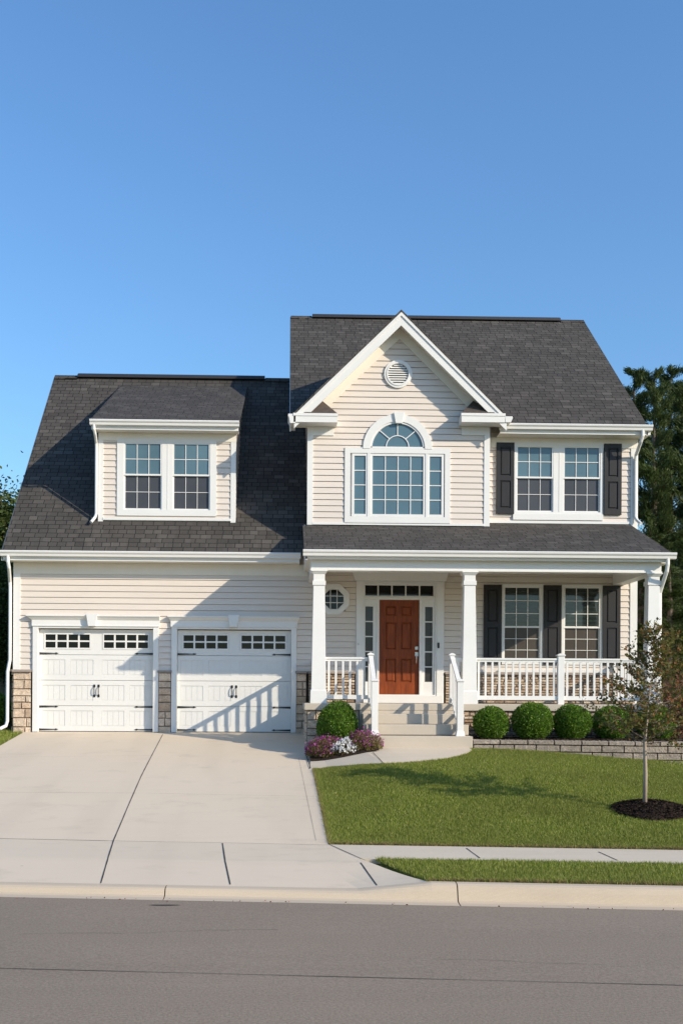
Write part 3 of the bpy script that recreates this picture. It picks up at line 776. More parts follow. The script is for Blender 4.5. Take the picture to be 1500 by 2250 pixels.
arch_band(mb, acx, acz, rg-.004, RI+.02, YG-.028, YG+.03); mb.box(acx-RI, acx+RI, YG-.028, YG+.03, acz+.0, acz+.045)
arch_band(mb, acx, acz+.045, .225, .243, YG-.015, YG+.004)
for an in (45, 90, 135):
    a = math.radians(an); d = Vector((math.cos(a), math.sin(a))); n_ = Vector((-d.y, d.x))*.009
    p0, p1 = Vector((acx, acz+.045))+d*.238, Vector((acx, acz))+d*(rg-.0)+Vector((0,.01))
    mb.prism([tuple(p0+n_), tuple(p1+n_), tuple(p1-n_), tuple(p0-n_)], 'y', YG-.014, YG+.003)
P(mb, 'arch_sash', 'white', gwin)
mb = MB(); mb.prism(arc(acx, acz+.01, rg, 0, math.pi, 32), 'y', YG+.004, YG+.02); P(mb, 'arch_pane', 'glass_blue', gwin)
mb = MB(); kx, kz = W(876, 932, YG); kz1 = W(876, 908, YG)[1]
mb.prism([(kx-.075,kz),(kx+.06,kz),(kx+.11,kz1),(kx-.12,kz1)], 'y', YG-.085, YG-.02); P(mb, 'keystone', 'white', gwin, bevel=.006)
# louvre vent
vx, vz = W(874, 823, YG); r1 = .29; r0 = .215
mb = MB(); arch_band(mb, vx, vz, r0, r1, YG-.05, YG, 0, 2*math.pi, 48); arch_band(mb, vx, vz, r0+.0, r0+.03, YG-.062, YG-.05, 0, 2*math.pi, 48)
vent = P(mb, 'gable_vent', 'white')
mb = MB(); nsl = 9
for i in range(nsl):
    z = vz - r0 + (i+.5)*2*r0/nsl; hw = math.sqrt(max(.0001, r0**2-(z-vz)**2))
    mb.add([(vx-hw,YG-.045,z-.018),(vx+hw,YG-.045,z-.018),(vx+hw,YG-.012,z+.022),(vx-hw,YG-.012,z+.022)], [(0,1,2,3)])
    mb.add([(vx-hw,YG-.045,z-.018),(vx+hw,YG-.045,z-.018),(vx+hw,YG-.045,z-.024),(vx-hw,YG-.045,z-.024)], [(0,1,2,3)])
P(mb, 'louvre', 'white', vent)
mb = MB(); mb.prism(arc(vx, vz, r0, 0, 2*math.pi, 40)[:-1], 'y', YG-.006, YG-.003) if False else mb.prism(arc(vx, vz, r0, 0, 2*math.pi, 40)[:-1], 'y', YG-.02, YG-.004); P(mb, 'vent_back', 'black', vent)

# octagonal window
mb = MB(); O = [(oc[0]+OR/math.cos(math.pi/8)*math.cos(math.pi/8+k*math.pi/4), oc[1]+OR/math.cos(math.pi/8)*math.sin(math.pi/8+k*math.pi/4)) for k in range(8)]
ri = OR*.64; I = [(oc[0]+(p[0]-oc[0])*.64, oc[1]+(p[1]-oc[1])*.64) for p in O]; J = [(oc[0]+(p[0]-oc[0])*.72, oc[1]+(p[1]-oc[1])*.72) for p in O]
for k in range(8):
    a, b = k, (k+1) % 8
    mb.prism([O[a], O[b], J[b], J[a]], 'y', -.045, .03); mb.prism([J[a], J[b], I[b], I[a]], 'y', -.028, .03)
ow = P(mb, 'octagonal_window', 'white')
mb = MB()
for q in (-.07, .07):
    mb.box(oc[0]+q-.007, oc[0]+q+.007, -.012, .0, oc[1]-ri, oc[1]+ri); mb.box(oc[0]-ri, oc[0]+ri, -.0115, .0005, oc[1]+q-.007, oc[1]+q+.007)
P(mb, 'muntin_bars', 'white', ow)
mb = MB(); mb.prism(I, 'y', .002, .02); P(mb, 'pane', 'glass_dark', ow)

# ---- stone veneer
def stones(x0, x1, z0, z1, Y, rh, wmin, wmax, name, mat, gap=.008, proud=.05, cap=True, fr=None, seed=1):
    R = random.Random(seed); fr = fr or (lambda u, d, z: (u, Y-d, z)); mb = MB(); z = z0
    while z < z1-.02:
        h = min(rh*R.uniform(.8, 1.2), z1-z);  h = z1-z if z1-z-h < rh*.4 else h
        x = x0
        while x < x1-.005:
            w = R.uniform(wmin, wmax); w = x1-x if x1-x-w < wmin*.6 else w
            p = proud*R.uniform(.6, 1.0); a = [x+gap/2, x+w-gap/2, z+gap/2, z+h-gap/2]
            V = [fr(a[0],0,a[2]),fr(a[1],0,a[2]),fr(a[1],0,a[3]),fr(a[0],0,a[3])]
            i = min(.008, h*.15)
            j = lambda: R.uniform(0, i)
            V += [fr(a[0]+i+j(),p*R.uniform(.85,1),a[2]+i+j()),fr(a[1]-i-j(),p*R.uniform(.85,1),a[2]+i+j()),fr(a[1]-i-j(),p*R.uniform(.85,1),a[3]-i-j()),fr(a[0]+i+j(),p*R.uniform(.85,1),a[3]-i-j())]
            mb.add(V, [(4,5,6,7),(0,1,5,4),(1,2,6,5),(2,3,7,6),(3,0,4,7)])
            x += w
        z += h
    o = P(mb, name, mat)
    b = MB(); b.add([fr(x0,.012,z0),fr(x1,.012,z0),fr(x1,.012,z1),fr(x0,.012,z1)], [(0,1,2,3)]); P(b, 'mortar', 'mortar', o)
    if cap:
        c = MB(); c.add([fr(x0-.01,0,z1),fr(x1+.01,0,z1),fr(x1+.01,proud+.03,z1),fr(x0-.01,proud+.03,z1),fr(x0-.01,0,z1+.05),fr(x1+.01,0,z1+.05),fr(x1+.01,proud+.02,z1+.05),fr(x0-.01,proud+.02,z1+.05)],
                        [(0,3,2,1),(4,5,6,7),(0,1,5,4),(1,2,6,5),(2,3,7,6),(3,0,4,7)]); P(c, 'cap_stone', 'stone_cap', o)
    return o
c1a, c1b = WX(70, 0, 1500), WX(348, 0, 1500); c2a, c2b = WX(377, 0, 1500), WX(650, 0, 1500)
stones(GL-.03, c1a, -.05, ZST-.05, 0, .165, .14, .34, 'stone_pier', 'stone', seed=3)
stones(c1b, c2a, -.05, ZST-.05, 0, .165, .14, .34, 'stone_pier', 'stone', seed=5)
stones(c2b, PXL+.1, -.05, ZST-.05, 0, .165, .13, .26, 'stone_pier', 'stone', seed=8)
stones(0, 8.6, -.2, ZST-.05, 0, .165, .14, .34, 'stone_side', 'stone', fr=lambda u, d, z: (GL-.03-d, u, z), seed=9, proud=.04)
stones(PXL+.14, fd[0]-.02, FLOOR, ZST-.05, 0, .06, .09, .26, 'stone_wainscot', 'ledge', seed=11, gap=.006)
stones(fd[1]+.04, HR+.0, FLOOR, ZST-.05, 0, .06, .09, .26, 'stone_wainscot', 'ledge', seed=12, gap=.006)
mb = MB(); mb.box(lw1[0]-.05, lw2[1]+.05, -.075, -.002, ZST+.001, ZST+.055); P(mb, 'window_sill', 'white')

# ---- garage doors
def garage(gd, ucap, uk, lab):
    x0, x1, z0, z1 = gd; wid = x1-x0; Yd = .09
    # surround
    mb = MB(); cw = .112
    mb.box(x0-cw, x0, -.055, .12, 0, z1+.04); mb.box(x1, x1+cw, -.055, .12, 0, z1+.04)
    mb.box(x0, x1, -.05, .12, z1, z1+.04)
    hz0, hz1 = z1+.04, z1+.17
    mb.box(x0-cw-.02, x1+cw+.02, -.065, .02, hz0, hz1)
    a, b = WX(ucap[0], 0, 1358), WX(ucap[1], 0, 1358)
    mb.add([(x0-cw-.02,-.066,hz1),(x1+cw+.02,-.066,hz1),(x1+cw+.02,.0,hz1),(x0-cw-.02,0,hz1),(a,-.13,hz1+.075),(b,-.13,hz1+.075),(b,0,hz1+.075),(a,0,hz1+.075)],
           [(0,3,2,1),(4,5,6,7),(0,1,5,4),(1,2,6,5),(2,3,7,6),(3,0,4,7)])
    mb.box(a-.005, b+.005, -.14, 0, hz1+.075, hz1+.10)
    mb.box(x0-cw-.015, x1+cw+.015, -.075, -.06, hz0-.0, hz0+.025)
    sr = P(mb, 'garage_surround', 'white', bevel=.003)
    kx = WX(uk, 0, 1360); mb = MB()
    mb.prism([(kx-.075,hz0-.0),(kx+.075,hz0-.0),(kx+.12,hz1+.125),(kx-.12,hz1+.125)], 'y', -.165, -.02); P(mb, 'keystone', 'white', sr, bevel=.005)
    # door leaf in four sections
    mb = MB(); hs = (z1-.012-z0-.01)/4; st = [x0, x1]
    frx = lambda t: lerp(x0, x1, t)
    cols_ = [(.028,.225), (.275,.470), (.548,.742), (.790,.972)] ; wins = [(.050,.442), (.560,.952)]
    for k in range(4):
        a = z0+.012+k*hs; b = a+hs-.008
        mb.box(x0+.004, x1-.004, Yd, Yd+.04, a, b)
        if k < 3:
            pz0, pz1 = a+.11, b-.10
            mb.box(x0+.004, x1-.004, Yd-.012, Yd, a, pz0); mb.box(x0+.004, x1-.004, Yd-.012, Yd, pz1, b)
            xs_ = [0.002]+[q for c in cols_ for q in c]+[.998]
            for i in range(0, len(xs_), 2): mb.box(frx(xs_[i]), frx(xs_[i+1]), Yd-.0122, Yd, pz0, pz1)
            for c0, c1 in cols_:
                n = 4; w = (frx(c1)-frx(c0))/n
                for i in range(n): mb.box(frx(c0)+i*w+.003, frx(c0)+(i+1)*w-.003, Yd-.006, Yd, pz0+.012, pz1-.012)
        else:
            wz0, wz1 = W(200, 1424, 0)[1], W(200, 1393, 0)[1]
            mb.box(x0+.004, x1-.004, Yd-.0121, Yd, a, wz0-.02); mb.box(x0+.004, x1-.004, Yd-.0121, Yd, wz1+.02, b)
            for c0, c1 in ((.002, wins[0][0]-.01), (wins[0][1]+.01, wins[1][0]-.01), (wins[1][1]+.01, .998)): mb.box(frx(c0), frx(c1), Yd-.0119, Yd, wz0-.02, wz1+.02)
    leaf = P(mb, 'garage_door', 'garage_white'); leaf['label'] = lab
    for c0, c1 in wins:
        g0, g1 = frx(c0), frx(c1); f = MB(); g = MB()
        f.box(g0-.02, g0+.008, Yd-.022, Yd, wz0-.02, wz1+.02); f.box(g1-.008, g1+.02, Yd-.022, Yd, wz0-.02, wz1+.02)
        f.box(g0+.008, g1-.008, Yd-.022, Yd, wz0-.02, wz0+.008); f.box(g0+.008, g1-.008, Yd-.022, Yd, wz1-.008, wz1+.02)
        for i in (1, 2, 3): c = lerp(g0, g1, i/4); f.box(c-.018, c+.018, Yd-.018, Yd-.0, wz0+.008, wz1-.008)
        c = (wz0+wz1)/2; f.box(g0+.008, g1-.008, Yd-.017, Yd, c-.016, c+.016)
        P(f, 'window_grid', 'white', leaf)
        g.box(g0, g1, Yd-.006, Yd-.002, wz0, wz1); P(g, 'pane', 'glass_dark', leaf)
    for zc in (W(200, 1435.5, 0)[1], W(200, 1553, 0)[1], W(200, 1603, 0)[1]):
        for sx in (0, 1):
            h = MB(); L = .40; xa = x0+.005 if sx == 0 else x1-.005; d = 1 if sx == 0 else -1
            h.prism([(xa, zc-.024), (xa+d*.03, zc-.020), (xa+d*L*.8, zc-.008), (xa+d*L*.86, zc-.02), (xa+d*L, zc), (xa+d*L*.86, zc+.02), (xa+d*L*.8, zc+.008), (xa+d*.03, zc+.016), (xa, zc+.02)], 'y', Yd-.024, Yd-.012)
            P(h, 'strap_hinge', 'black', leaf)
    kc = (x0+x1)/2; zc0, zc1 = W(200, 1531, 0)[1], W(200, 1505, 0)[1]
    for sx in (-1, 1):
        h = MB(); xx = kc+sx*.045
        h.tube([(xx,Yd-.012,zc0+.02),(xx,Yd-.05,zc0+.06),(xx,Yd-.055,(zc0+zc1)/2),(xx,Yd-.05,zc1-.06),(xx,Yd-.012,zc1-.02)], .009, 8)
        for z in (zc0+.02, zc1-.02): h.prism([(xx-.018,z-.03),(xx+.018,z-.03),(xx+.024,z),(xx+.018,z+.03),(xx-.018,z+.03),(xx-.024,z)], 'y', Yd-.02, Yd-.012)
        P(h, 'handle', 'black', leaf)
    mb = MB(); mb.box(x0, x1, Yd-.01, Yd+.04, .0, .012); P(mb, 'door_seal', 'black', leaf)
garage(gd1, (61, 352), 205, 'white garage door on the left, lit by the sun')
garage(gd2, (370, 657), 514, 'white garage door beside the porch, under its shadow')

# ---- front entrance
x0, x1, z0, z1 = fd
dx0, dx1 = WX(832.5, 0, 1420), WX(920.5, 0, 1420); dz0, dz1 = W(876, 1526, 0)[1], W(876, 1318, 0)[1]
mb = MB(); cw = .15
mb.box(x0-.0, x0+cw, -.05, .12, z0, z1); mb.box(x1-cw, x1, -.05, .12, z0, z1); mb.box(x0+cw, x1-cw, -.05, .12, W(876, 1281, 0)[1], z1)
mb.box(x0-.03, x1+.03, -.07, -.05, z1-.13, z1)
mb.prism([(x0-.03, z1-.13+.0), (x1+.03, z1-.13), (x1+.09, z1+.06), (x0-.09, z1+.06)], 'y', -.10, -.0)
mb.box(x0+cw, x0+cw+.035, -.035, .12, z0, W(876, 1281, 0)[1]-.0); mb.box(x1-cw-.035, x1-cw, -.035, .12, z0, W(876, 1281, 0)[1])
tz0, tz1 = W(876, 1309, 0)[1], W(876, 1286.5, 0)[1]
mb.box(x0+cw+.035, x1-cw-.035, -.03, .12, dz1+.0, tz0-.03)       # mullion between transom and door
mb.box(dx0-.05, dx0-.0, -.03, .12, dz0-.14, dz1); mb.box(dx1, dx1+.05, -.03, .12, dz0-.14, dz1)
ent = P(mb, 'door_surround', 'white', bevel=.003)
tr0, tr1 = WX(800, 0, 1298), WX(951.5, 0, 1298)
mb = MB(); mb.box(x0+cw+.035, x1-cw-.035, .0, .05, tz0-.03, tz0); mb.box(x0+cw+.035, x1-cw-.035, 0, .05, tz1, W(876, 1281, 0)[1]); mb.box(x0+cw+.035, tr0, 0, .05, tz0, tz1); mb.box(tr1, x1-cw-.035, 0, .05, tz0, tz1)
for i in range(1, 5): c = lerp(tr0, tr1, i/5); mb.box(c-.013, c+.013, .005, .04, tz0, tz1)
t = P(mb, 'transom_window', 'white'); mb = MB(); mb.box(tr0-.01, tr1+.01, .03, .045, tz0-.01, tz1+.01); P(mb, 'pane', 'glass_dark', t)
for a, b, u0, u1 in ((x0+cw+.035, dx0-.05, 802, 819), (dx1+.05, x1-cw-.035, 933, 949.5)):
    g0, g1 = WX(u0, 0, 1415), WX(u1, 0, 1415); gz0, gz1 = W(876, 1498, 0)[1], W(876, 1333, 0)[1]
    mb = MB(); mb.box(a, g0, 0, .05, dz0, dz1); mb.box(g1, b, 0, .05, dz0, dz1); mb.box(g0, g1, 0, .05, dz0, gz0); mb.box(g0, g1, 0, .05, gz1, dz1)
    mb.box(a, b, -.0, .05, dz0-.14, dz0-.002)
    for i in range(1, 5): c = lerp(gz0, gz1, i/5); mb.box(g0, g1, .008, .045, c-.012, c+.012)
    s = P(mb, 'sidelight', 'white'); mb = MB(); mb.box(g0-.005, g1+.005, .03, .046, gz0-.005, gz1+.005); P(mb, 'pane', 'glass_side', s)
# door leaf with six panels
mb = MB(); w_, h_ = dx1-dx0, dz1-dz0
cx = [(.16,.42),(.54,.82)]; rz = [(.10,.345),(.475,.77),(.84,.94)]
cx = [(.155,.425),(.545,.815)]; rz = [(.13,.38),(.475,.765),(.83,.935)]
Yd = .03
mb.box(dx0+.004, dx1-.004, Yd+.024, Yd+.05, dz0, dz1)
xs_ = [0]+[q for c in cx for q in c]+[1]
for i in range(0, 6, 2): mb.box(dx0+.004+xs_[i]*(w_-.008), dx0+.004+xs_[i+1]*(w_-.008), Yd, Yd+.024, dz0, dz1)
zs_ = [0]+[q for c in rz for q in c]+[1]
for c0, c1 in cx:
    X0, X1 = dx0+.004+c0*(w_-.008), dx0+.004+c1*(w_-.008)
    for i in range(0, 8, 2): mb.box(X0, X1, Yd+.0, Yd+.024, dz0+zs_[i]*h_, dz0+zs_[i+1]*h_)
    for r0_, r1_ in rz:
        Q0, Q1 = dz0+r0_*h_+.015, dz0+r1_*h_-.015; A0, A1 = X0+.015, X1-.015
        mb.add([(A0,Yd+.024,Q0),(A1,Yd+.024,Q0),(A1,Yd+.024,Q1),(A0,Yd+.024,Q1),(A0+.03,Yd+.003,Q0+.03),(A1-.03,Yd+.003,Q0+.03),(A1-.03,Yd+.003,Q1-.03),(A0+.03,Yd+.003,Q1-.03)],
               [(4,5,6,7),(0,1,5,4),(1,2,6,5),(2,3,7,6),(3,0,4,7)])
door = P(mb, 'front_door', 'door'); door['label'] = 'reddish brown six panel front door'
mb = MB(); hx = dx1-.055
for zc in (W(915, 1424, 0)[1],): mb.box(hx-.033, hx+.033, Yd-.022, Yd, zc-.035, zc+.035)
P(mb, 'deadbolt', 'nickel', door, bevel=.006)
zc = W(915, 1437, 0)[1]; zb_ = W(915, 1458, 0)[1]
mb = MB(); mb.box(hx-.033, hx+.033, Yd-.02, Yd, zc-.045, zc+.04); mb.tube([(hx-.005,Yd-.01,zc-.03),(hx-.005,Yd-.06,zc-.05),(hx-.005,Yd-.062,(zc+zb_)/2),(hx-.005,Yd-.05,zb_+.01),(hx-.005,Yd-.005,zb_)], .010, 8)
P(mb, 'handle', 'nickel', door)
mb = MB(); mb.box(x0+cw+.0, x1-cw+.12, -.16, -.052, FLOOR, dz0-.02); mb.box(x0+cw+.036, x1-cw-.036, -.05, .03, dz0-.14, dz0-.001); P(mb, 'threshold', 'white', bevel=.004)
mb = MB(); bx, bz = W(962.6, 1418, -.05); mb.box(bx-.022, bx+.022, -.075, -.05, bz-.06, bz+.06); P(mb, 'doorbell', 'black', bevel=.012)
mb = MB(); bx, bz = W(788, 1415, -.05); mb.box(bx-.018, bx+.018, -.08, -.05, bz-.02, bz+.025); P(mb, 'wall_hook', 'nickel', bevel=.008)

# ---- porch: slab, foundation, steps
SX0, SX1 = 1.36, 3.34
mb = MB(); mb.box(PXL+.02, HR+.02, PYF, -.02, FLOOR-.13, FLOOR); P(mb, 'porch_slab', 'step', bevel=.012)
stones(PXL+.08, SX0-.0, -.25, FLOOR-.131, PYF+.09, .15, .16, .34, 'porch_foundation', 'stone', cap=False, seed=21)
stones(SX1, HR, -.2, FLOOR-.131, PYF+.09, .075, .1, .3, 'porch_foundation', 'ledge', cap=False, seed=22)
stones(PYF+.09, -.0, -.25, FLOOR-.131, 0, .15, .16, .34, 'porch_foundation', 'stone', cap=False, seed=23, fr=lambda u, d, z: (PXL+.08-d, u, z))
steps_y = [PYF, -2.62, -2.95, -3.27]; steps_z = [FLOOR, .45, .26, .06]
for i in range(1, 4):
    mb = MB(); mb.box(SX0+.02*(3-i), SX1-.02*(3-i), steps_y[i], PYF+.02 if i == 3 else PYF+.02, steps_z[i]-.19 if i < 3 else -.3, steps_z[i])
    P(mb, 'porch_step', 'step', bevel=.012)
mb = MB(); mb.box(SX0, SX1, PYF+.005, PYF+.05, .2, FLOOR-.131); P(mb, 'stair_riser', 'step')
# ceiling & beam
mb = MB(); mb.box(PXL+.1, HR, YB+.13, -.02, bz1-.02, bz1); P(mb, 'porch_ceiling', 'cream')
bxl, bxr = WX(683, YB, 1240), WX(1447, YB, 1240)
mb = MB(); mb.box(bxl, bxr, YB-.12, YB+.12, bz0, bz1); mb.box(bxl, bxl+.24, YB+.12, -.0, bz0, bz1); mb.box(bxr-.24, bxr, YB+.12, -.0, bz0, bz1); 
mb.box(bxl-.01, bxr+.01, YB-.135, YB-.12, bz0, bz0+.03)
P(mb, 'porch_beam', 'white')
mb = MB(); mb.box(PXL+.03, PXR-.03, -2.4, -2.37, pz_e-.18, pz_e-.05); P(mb, 'fascia', 'white')
g = MB(); z = pz_e; Ye = -2.4
g.prism([(Ye-.002, z-.14), (Ye-.075, z-.13), (Ye-.085, z-.085), (Ye-.108, z-.06), (Ye-.115, z-.032), (Ye-.10, z-.018), (Ye-.098, z-.03), (Ye-.012, z-.05), (Ye-.002, z-.03)], 'x', PXL-.02, PXR+.07); P(g, 'gutter', 'white')
mb = MB(); mb.box(PXL+.03, PXR-.03, -2.37, -.02, pz_e-.215, pz_e-.195) if False else mb.box(PXL+.03, PXR-.03, -2.37, YB-.12, pz_e-.175, pz_e-.155); P(mb, 'soffit', 'cream')
for X_, sg in ((PXL+.03, 1), (PXR-.03, -1)):   # gable ends of the porch roof
    mb = MB(); mb.prism([(-2.4, pz_e-.06), (-.03, pz(-.03)-.06), (-.03, bz1-.005), (-2.12, bz1-.005), (-2.4, pz_e-.2)], 'x', X_, X_+.03*sg); P(mb, 'porch_gable_board', 'white')
    mb = MB(); a, b = (X_+.03, bxl+.001) if sg > 0 else (bxr-.001, X_-.03)
    if b > a: mb.box(a, b, -2.37, -.05, bz1-.0, bz1+.02); P(mb, 'soffit', 'cream')

# columns
def column(uc, v_top=1256, base=FLOOR, wide=1.0):
    cx_ = WX(uc, YB, 1400); mb = MB(); zt = bz0; sc_ = 19.88/F
    mb.frustum(cx_, YB, base, base+.235, .315, .315, .305, .305)
    mb.frustum(cx_, YB, base+.235, base+.265, .305, .305, .275, .275)
    zc = WZ(1287, YB, uc)
    mb.frustum(cx_, YB, base+.265, zc, .275, .275, .215, .215)
    mb.box(cx_-.125, cx_+.125, YB-.125, YB+.125, zc, zc+.085)
    mb.box(cx_-.108, cx_+.108, YB-.108, YB+.108, zc+.085, zt-.07)
    mb.frustum(cx_, YB, zt-.07, zt-.02, .22, .22, .30, .30); mb.box(cx_-.155, cx_+.155, YB-.155, YB+.155, zt-.02, zt-.001)
    return P(mb, 'porch_column', 'white', bevel=.004), cx_
c1, cx1 = column(700); c2, cx2 = column(1029); c3, cx3 = column(1431)

# railings
def post(x, y, z0, z1, w=.10, cap=True, parent=None, name='newel_post', flare=False):
    mb = MB(); mb.box(x-w/2, x+w/2, y-w/2, y+w/2, z0, z1-.03)
    if flare: mb.frustum(x, y, z0, z0+.10, w+.05, w+.05, w+.01, w+.01)
    mb.box(x-w/2-.018, x+w/2+.018, y-w/2-.018, y+w/2+.018, z1-.03, z1-.005); mb.frustum(x, y, z1-.005, z1+.02, w+.02, w+.02, .03, .03)
    return P(mb, name, 'white_rail', parent, bevel=.003)
RT = WZ(1446, YB, 1100); RB0, RB1 = FLOOR+.08, FLOOR+.16
def railing(p0, p1, n, endpad=.0, label=None):
    """level railing between two plan points"""
    p0, p1 = Vector(p0), Vector(p1); d = (p1-p0); L = d.length; d.normalize(); q = Vector((-d.y, d.x))
    def bar(mb, a, b, hw, z0, z1):
        c = [a+q*hw, b+q*hw, b-q*hw, a-q*hw]
        mb.add([(*p, z0) for p in c]+[(*p, z1) for p in c], [(0,3,2,1),(4,5,6,7),(0,1,5,4),(1,2,6,5),(2,3,7,6),(3,0,4,7)])
    mb = MB(); bar(mb, p0, p1, .04, RT-.035, RT); bar(mb, p0+d*.001, p1-d*.001, .022, RT-.075, RT-.035); bar(mb, p0, p1, .025, RB0, RB1)
    r = P(mb, 'railing', 'white_rail')
    if label: r['label'] = label
    for i in range(n):
        c = p0 + d*L*(i+.5)/n if n > 0 else p0; b = MB(); bar(b, c-d*.019, c+d*.019, .018, RB1, RT-.075); P(b, 'baluster', 'white_rail', r)
    return r
NX0, NX1 = 1.575, 3.13; YU = -2.16
xa = cx1+.13
railing((xa, YB), (NX0-.05, YB), 6, label='short white railing between the left column and the stair post')
xm_ = WX(1230.5, YB, 1490)
railing((cx2+.13, YB), (xm_-.06, YB), 12, label='white railing from the middle column to the centre post')
railing((xm_+.06, YB), (cx3-.13, YB), 12, label='white railing from the centre post to the right column')
railing((NX1+.05, YB), (cx2-.13, YB), 1) if cx2-.13-NX1-.05 > .08 else None
railing((cx1-.02, YB+.13), (cx1-.02, -.02), 13, label='side railing of the porch facing the garage')
railing((cx3+.0, YB+.13), (cx3+.0, -.02), 13, label='side railing on the right end of the porch')
post(xm_, YB, FLOOR, WZ(1438, YB, 1230), .12, name='rail_post')
zu = WZ(1436, YU, 814); zl = W(825, 1493, -3.13)[1]
for k, nx in enumerate((NX0, NX1)):
    post(nx, YU, FLOOR, zu, .09); post(nx, -3.13, .06, zl, .115, flare=True)
    mb = MB(); hw = .032
    def sl(z_a, z_b, h, hw, ya=YU-.045, yb__=-3.075):
        V = [(nx-hw,ya,z_a),(nx+hw,ya,z_a),(nx+hw,yb__,z_b),(nx-hw,yb__,z_b)]
        mb.add([(x,y,z-h) for x,y,z in V]+V, [(0,3,2,1),(4,5,6,7),(0,1,5,4),(1,2,6,5),(2,3,7,6),(3,0,4,7)])
    za, zb = zu-.05, zl-.05
    # easing: the rail drops steeply from the upper post
    sl(za, zb, .05, .04); sl(za-.05, zb-.05, .04, .02); ba, bb = FLOOR+.12, .06+.13; sl(ba, bb, .06, .022)
    r = P(mb, 'stair_railing', 'white_rail'); r['label'] = ('left' if k == 0 else 'right')+' white handrail of the porch steps'
    for i in range(5):
        t = (i+.5)/5; y = lerp(YU-.045, -3.075, t); b = MB(); b.box(nx-.018, nx+.018, y-.019, y+.019, lerp(ba, bb, t)-.01, lerp(za, zb, t)-.08); P(b, 'baluster', 'white_rail', r)

# downspouts
def spout(path, r=.036, lab=None):
    mb = MB(); mb.tube(path, r, 8); o = P(mb, 'downspout', 'white'); return o
xg = GL-.085
spout([(WX(18,-.45,1222),-.45,ze_g-.12),(WX(18,-.45),-.45,ze_g-.26),(WX(20,-.40),-.40,ze_g-.36),(xg,-.09,ze_g-.62),(xg,-.07,ze_g-.74),(xg,-.07,1.5),(xg-.04,-.09,1.25),(xg-.04,-.10,.22),(xg-.06,-.13,.12),(xg-.16,-.24,.06)])
xr_ = HR-.035
spout([(WX(1411,-.45,940),-.45,ze_m-.12),(WX(1411,-.45,940),-.45,ze_m-.24),(WX(1408,-.42,940),-.40,ze_m-.34),(xr_,-.10,ze_m-.56),(xr_,-.07,ze_m-.68),(xr_,-.07,pz_t+.16),(xr_+.03,-.10,pz_t+.07),(xr_+.07,-.22,pz_t-.02)])
xd = DXL-.055
spout([(WX(207,-.05,936),-.05,dze-.12),(WX(207,-.05,936),-.05,dze-.22),(WX(209,0,950),.02,dze-.3),(xd,YD-.08,dze-.44),(xd,YD-.06,dze-.54),(xd,YD-.06,zdb+.12),(xd-.02,YD-.09,zdb+.04),(xd-.08,YD-.2,zdb-.08)], .032)
spout([(WX(1466,-2.45,1224),-2.45,pz_e-.12),(WX(1466,-2.45,1224),-2.45,pz_e-.24),(WX(1463,-2.4,1224),-2.42,pz_e-.36),(cx3+.16,-2.2,pz_e-.62),(cx3+.15,-2.12,pz_e-.75),(cx3+.15,-2.12,.75),(cx3+.16,-2.16,.2),(cx3+.2,-2.3,.05)])
for o in list(house.children):
    if o.name.split('.')[0] == 'downspout': pass

# ------------------------------------------------------------------ retaining wall, beds
WT = .0
def wall_y(x):
    return -3.22 - .52*sstep(3.35, 7.2, x)
rw = empty('retaining_wall', (3.4, -3.2, 0)); tag(rw, 'low curved retaining wall of grey split blocks in front of the round bushes', 'garden wall')
def wpt(x, d, z): 
    y = float(wall_y(x)); e = .05; t = Vector((2*e, float(wall_y(x+e)-wall_y(x-e)))).normalized(); n = Vector((t.y, -t.x))
    return (x+n.x*d-3.4, y+n.y*d+3.2, z)
def bk(mb, x0, x1, z0, z1, d0, d1, R):
    q = [wpt(x0,d0,z0),wpt(x1,d0,z0),wpt(x1,d0,z1),wpt(x0,d0,z1)]; i = .007
    p = [wpt(x0+i,d1*R.uniform(.8,1),z0+i),wpt(x1-i,d1*R.uniform(.8,1),z0+i),wpt(x1-i,d1*R.uniform(.8,1),z1-i),wpt(x0+i,d1*R.uniform(.8,1),z1-i)]
    mb.add(q+p, [(4,5,6,7),(0,1,5,4),(1,2,6,5),(2,3,7,6),(3,0,4,7),(0,3,2,1)])
R = random.Random(4); mb = MB(); cp = MB(); hb = .125
for row in range(5):
    z1 = -.085-row*hb; x = 3.36 - (.19 if row % 2 else 0)
    while x < 13:
        w = R.uniform(.34, .42); a = max(3.36, x)
        if x+w-.005 > a: bk(mb, a, x+w-.005, z1-hb+.005, z1, -.2, .03+row*.006, R)
        x += w
x = 3.345
while x < 13:
    w = R.uniform(.42, .5); bk(cp, x, x+w-.004, -.083, .0, -.24, .05, R); x += w
mb.build('wall_block', 'block', rw, bevel=.006); cp.build('cap_block', 'block', rw, bevel=.008)
# left end return towards the porch
mb = MB(); R = random.Random(9)
for row in range(3):
    z1 = -.0-row*.12 if row == 0 else -.085-(row-1)*hb
    mb.box(3.345-3.4, 3.47-3.4, -3.2+3.2, -2.35+3.2, z1-.115, z1-.003)
mb.build('wall_block', 'block', rw, bevel=.008)

# mulch bed behind the wall
mb = MB(); nx_ = 90; ny_ = 10
for j in range(ny_+1):
    for i in range(nx_+1):
        x = lerp(3.47, 13, i/nx_); y = lerp(float(wall_y(x))+.2, -2.2, j/ny_); mb.v.append((x, y, -.035+.05*math.sin(math.pi*j/ny_)+random.uniform(-.008, .012)))
for j in range(ny_):
    for i in range(nx_): a = j*(nx_+1)+i; mb.f.append((a, a+1, a+nx_+2, a+nx_+1))
tag(mb.build('mulch_bed', 'mulch'), kind='structure')
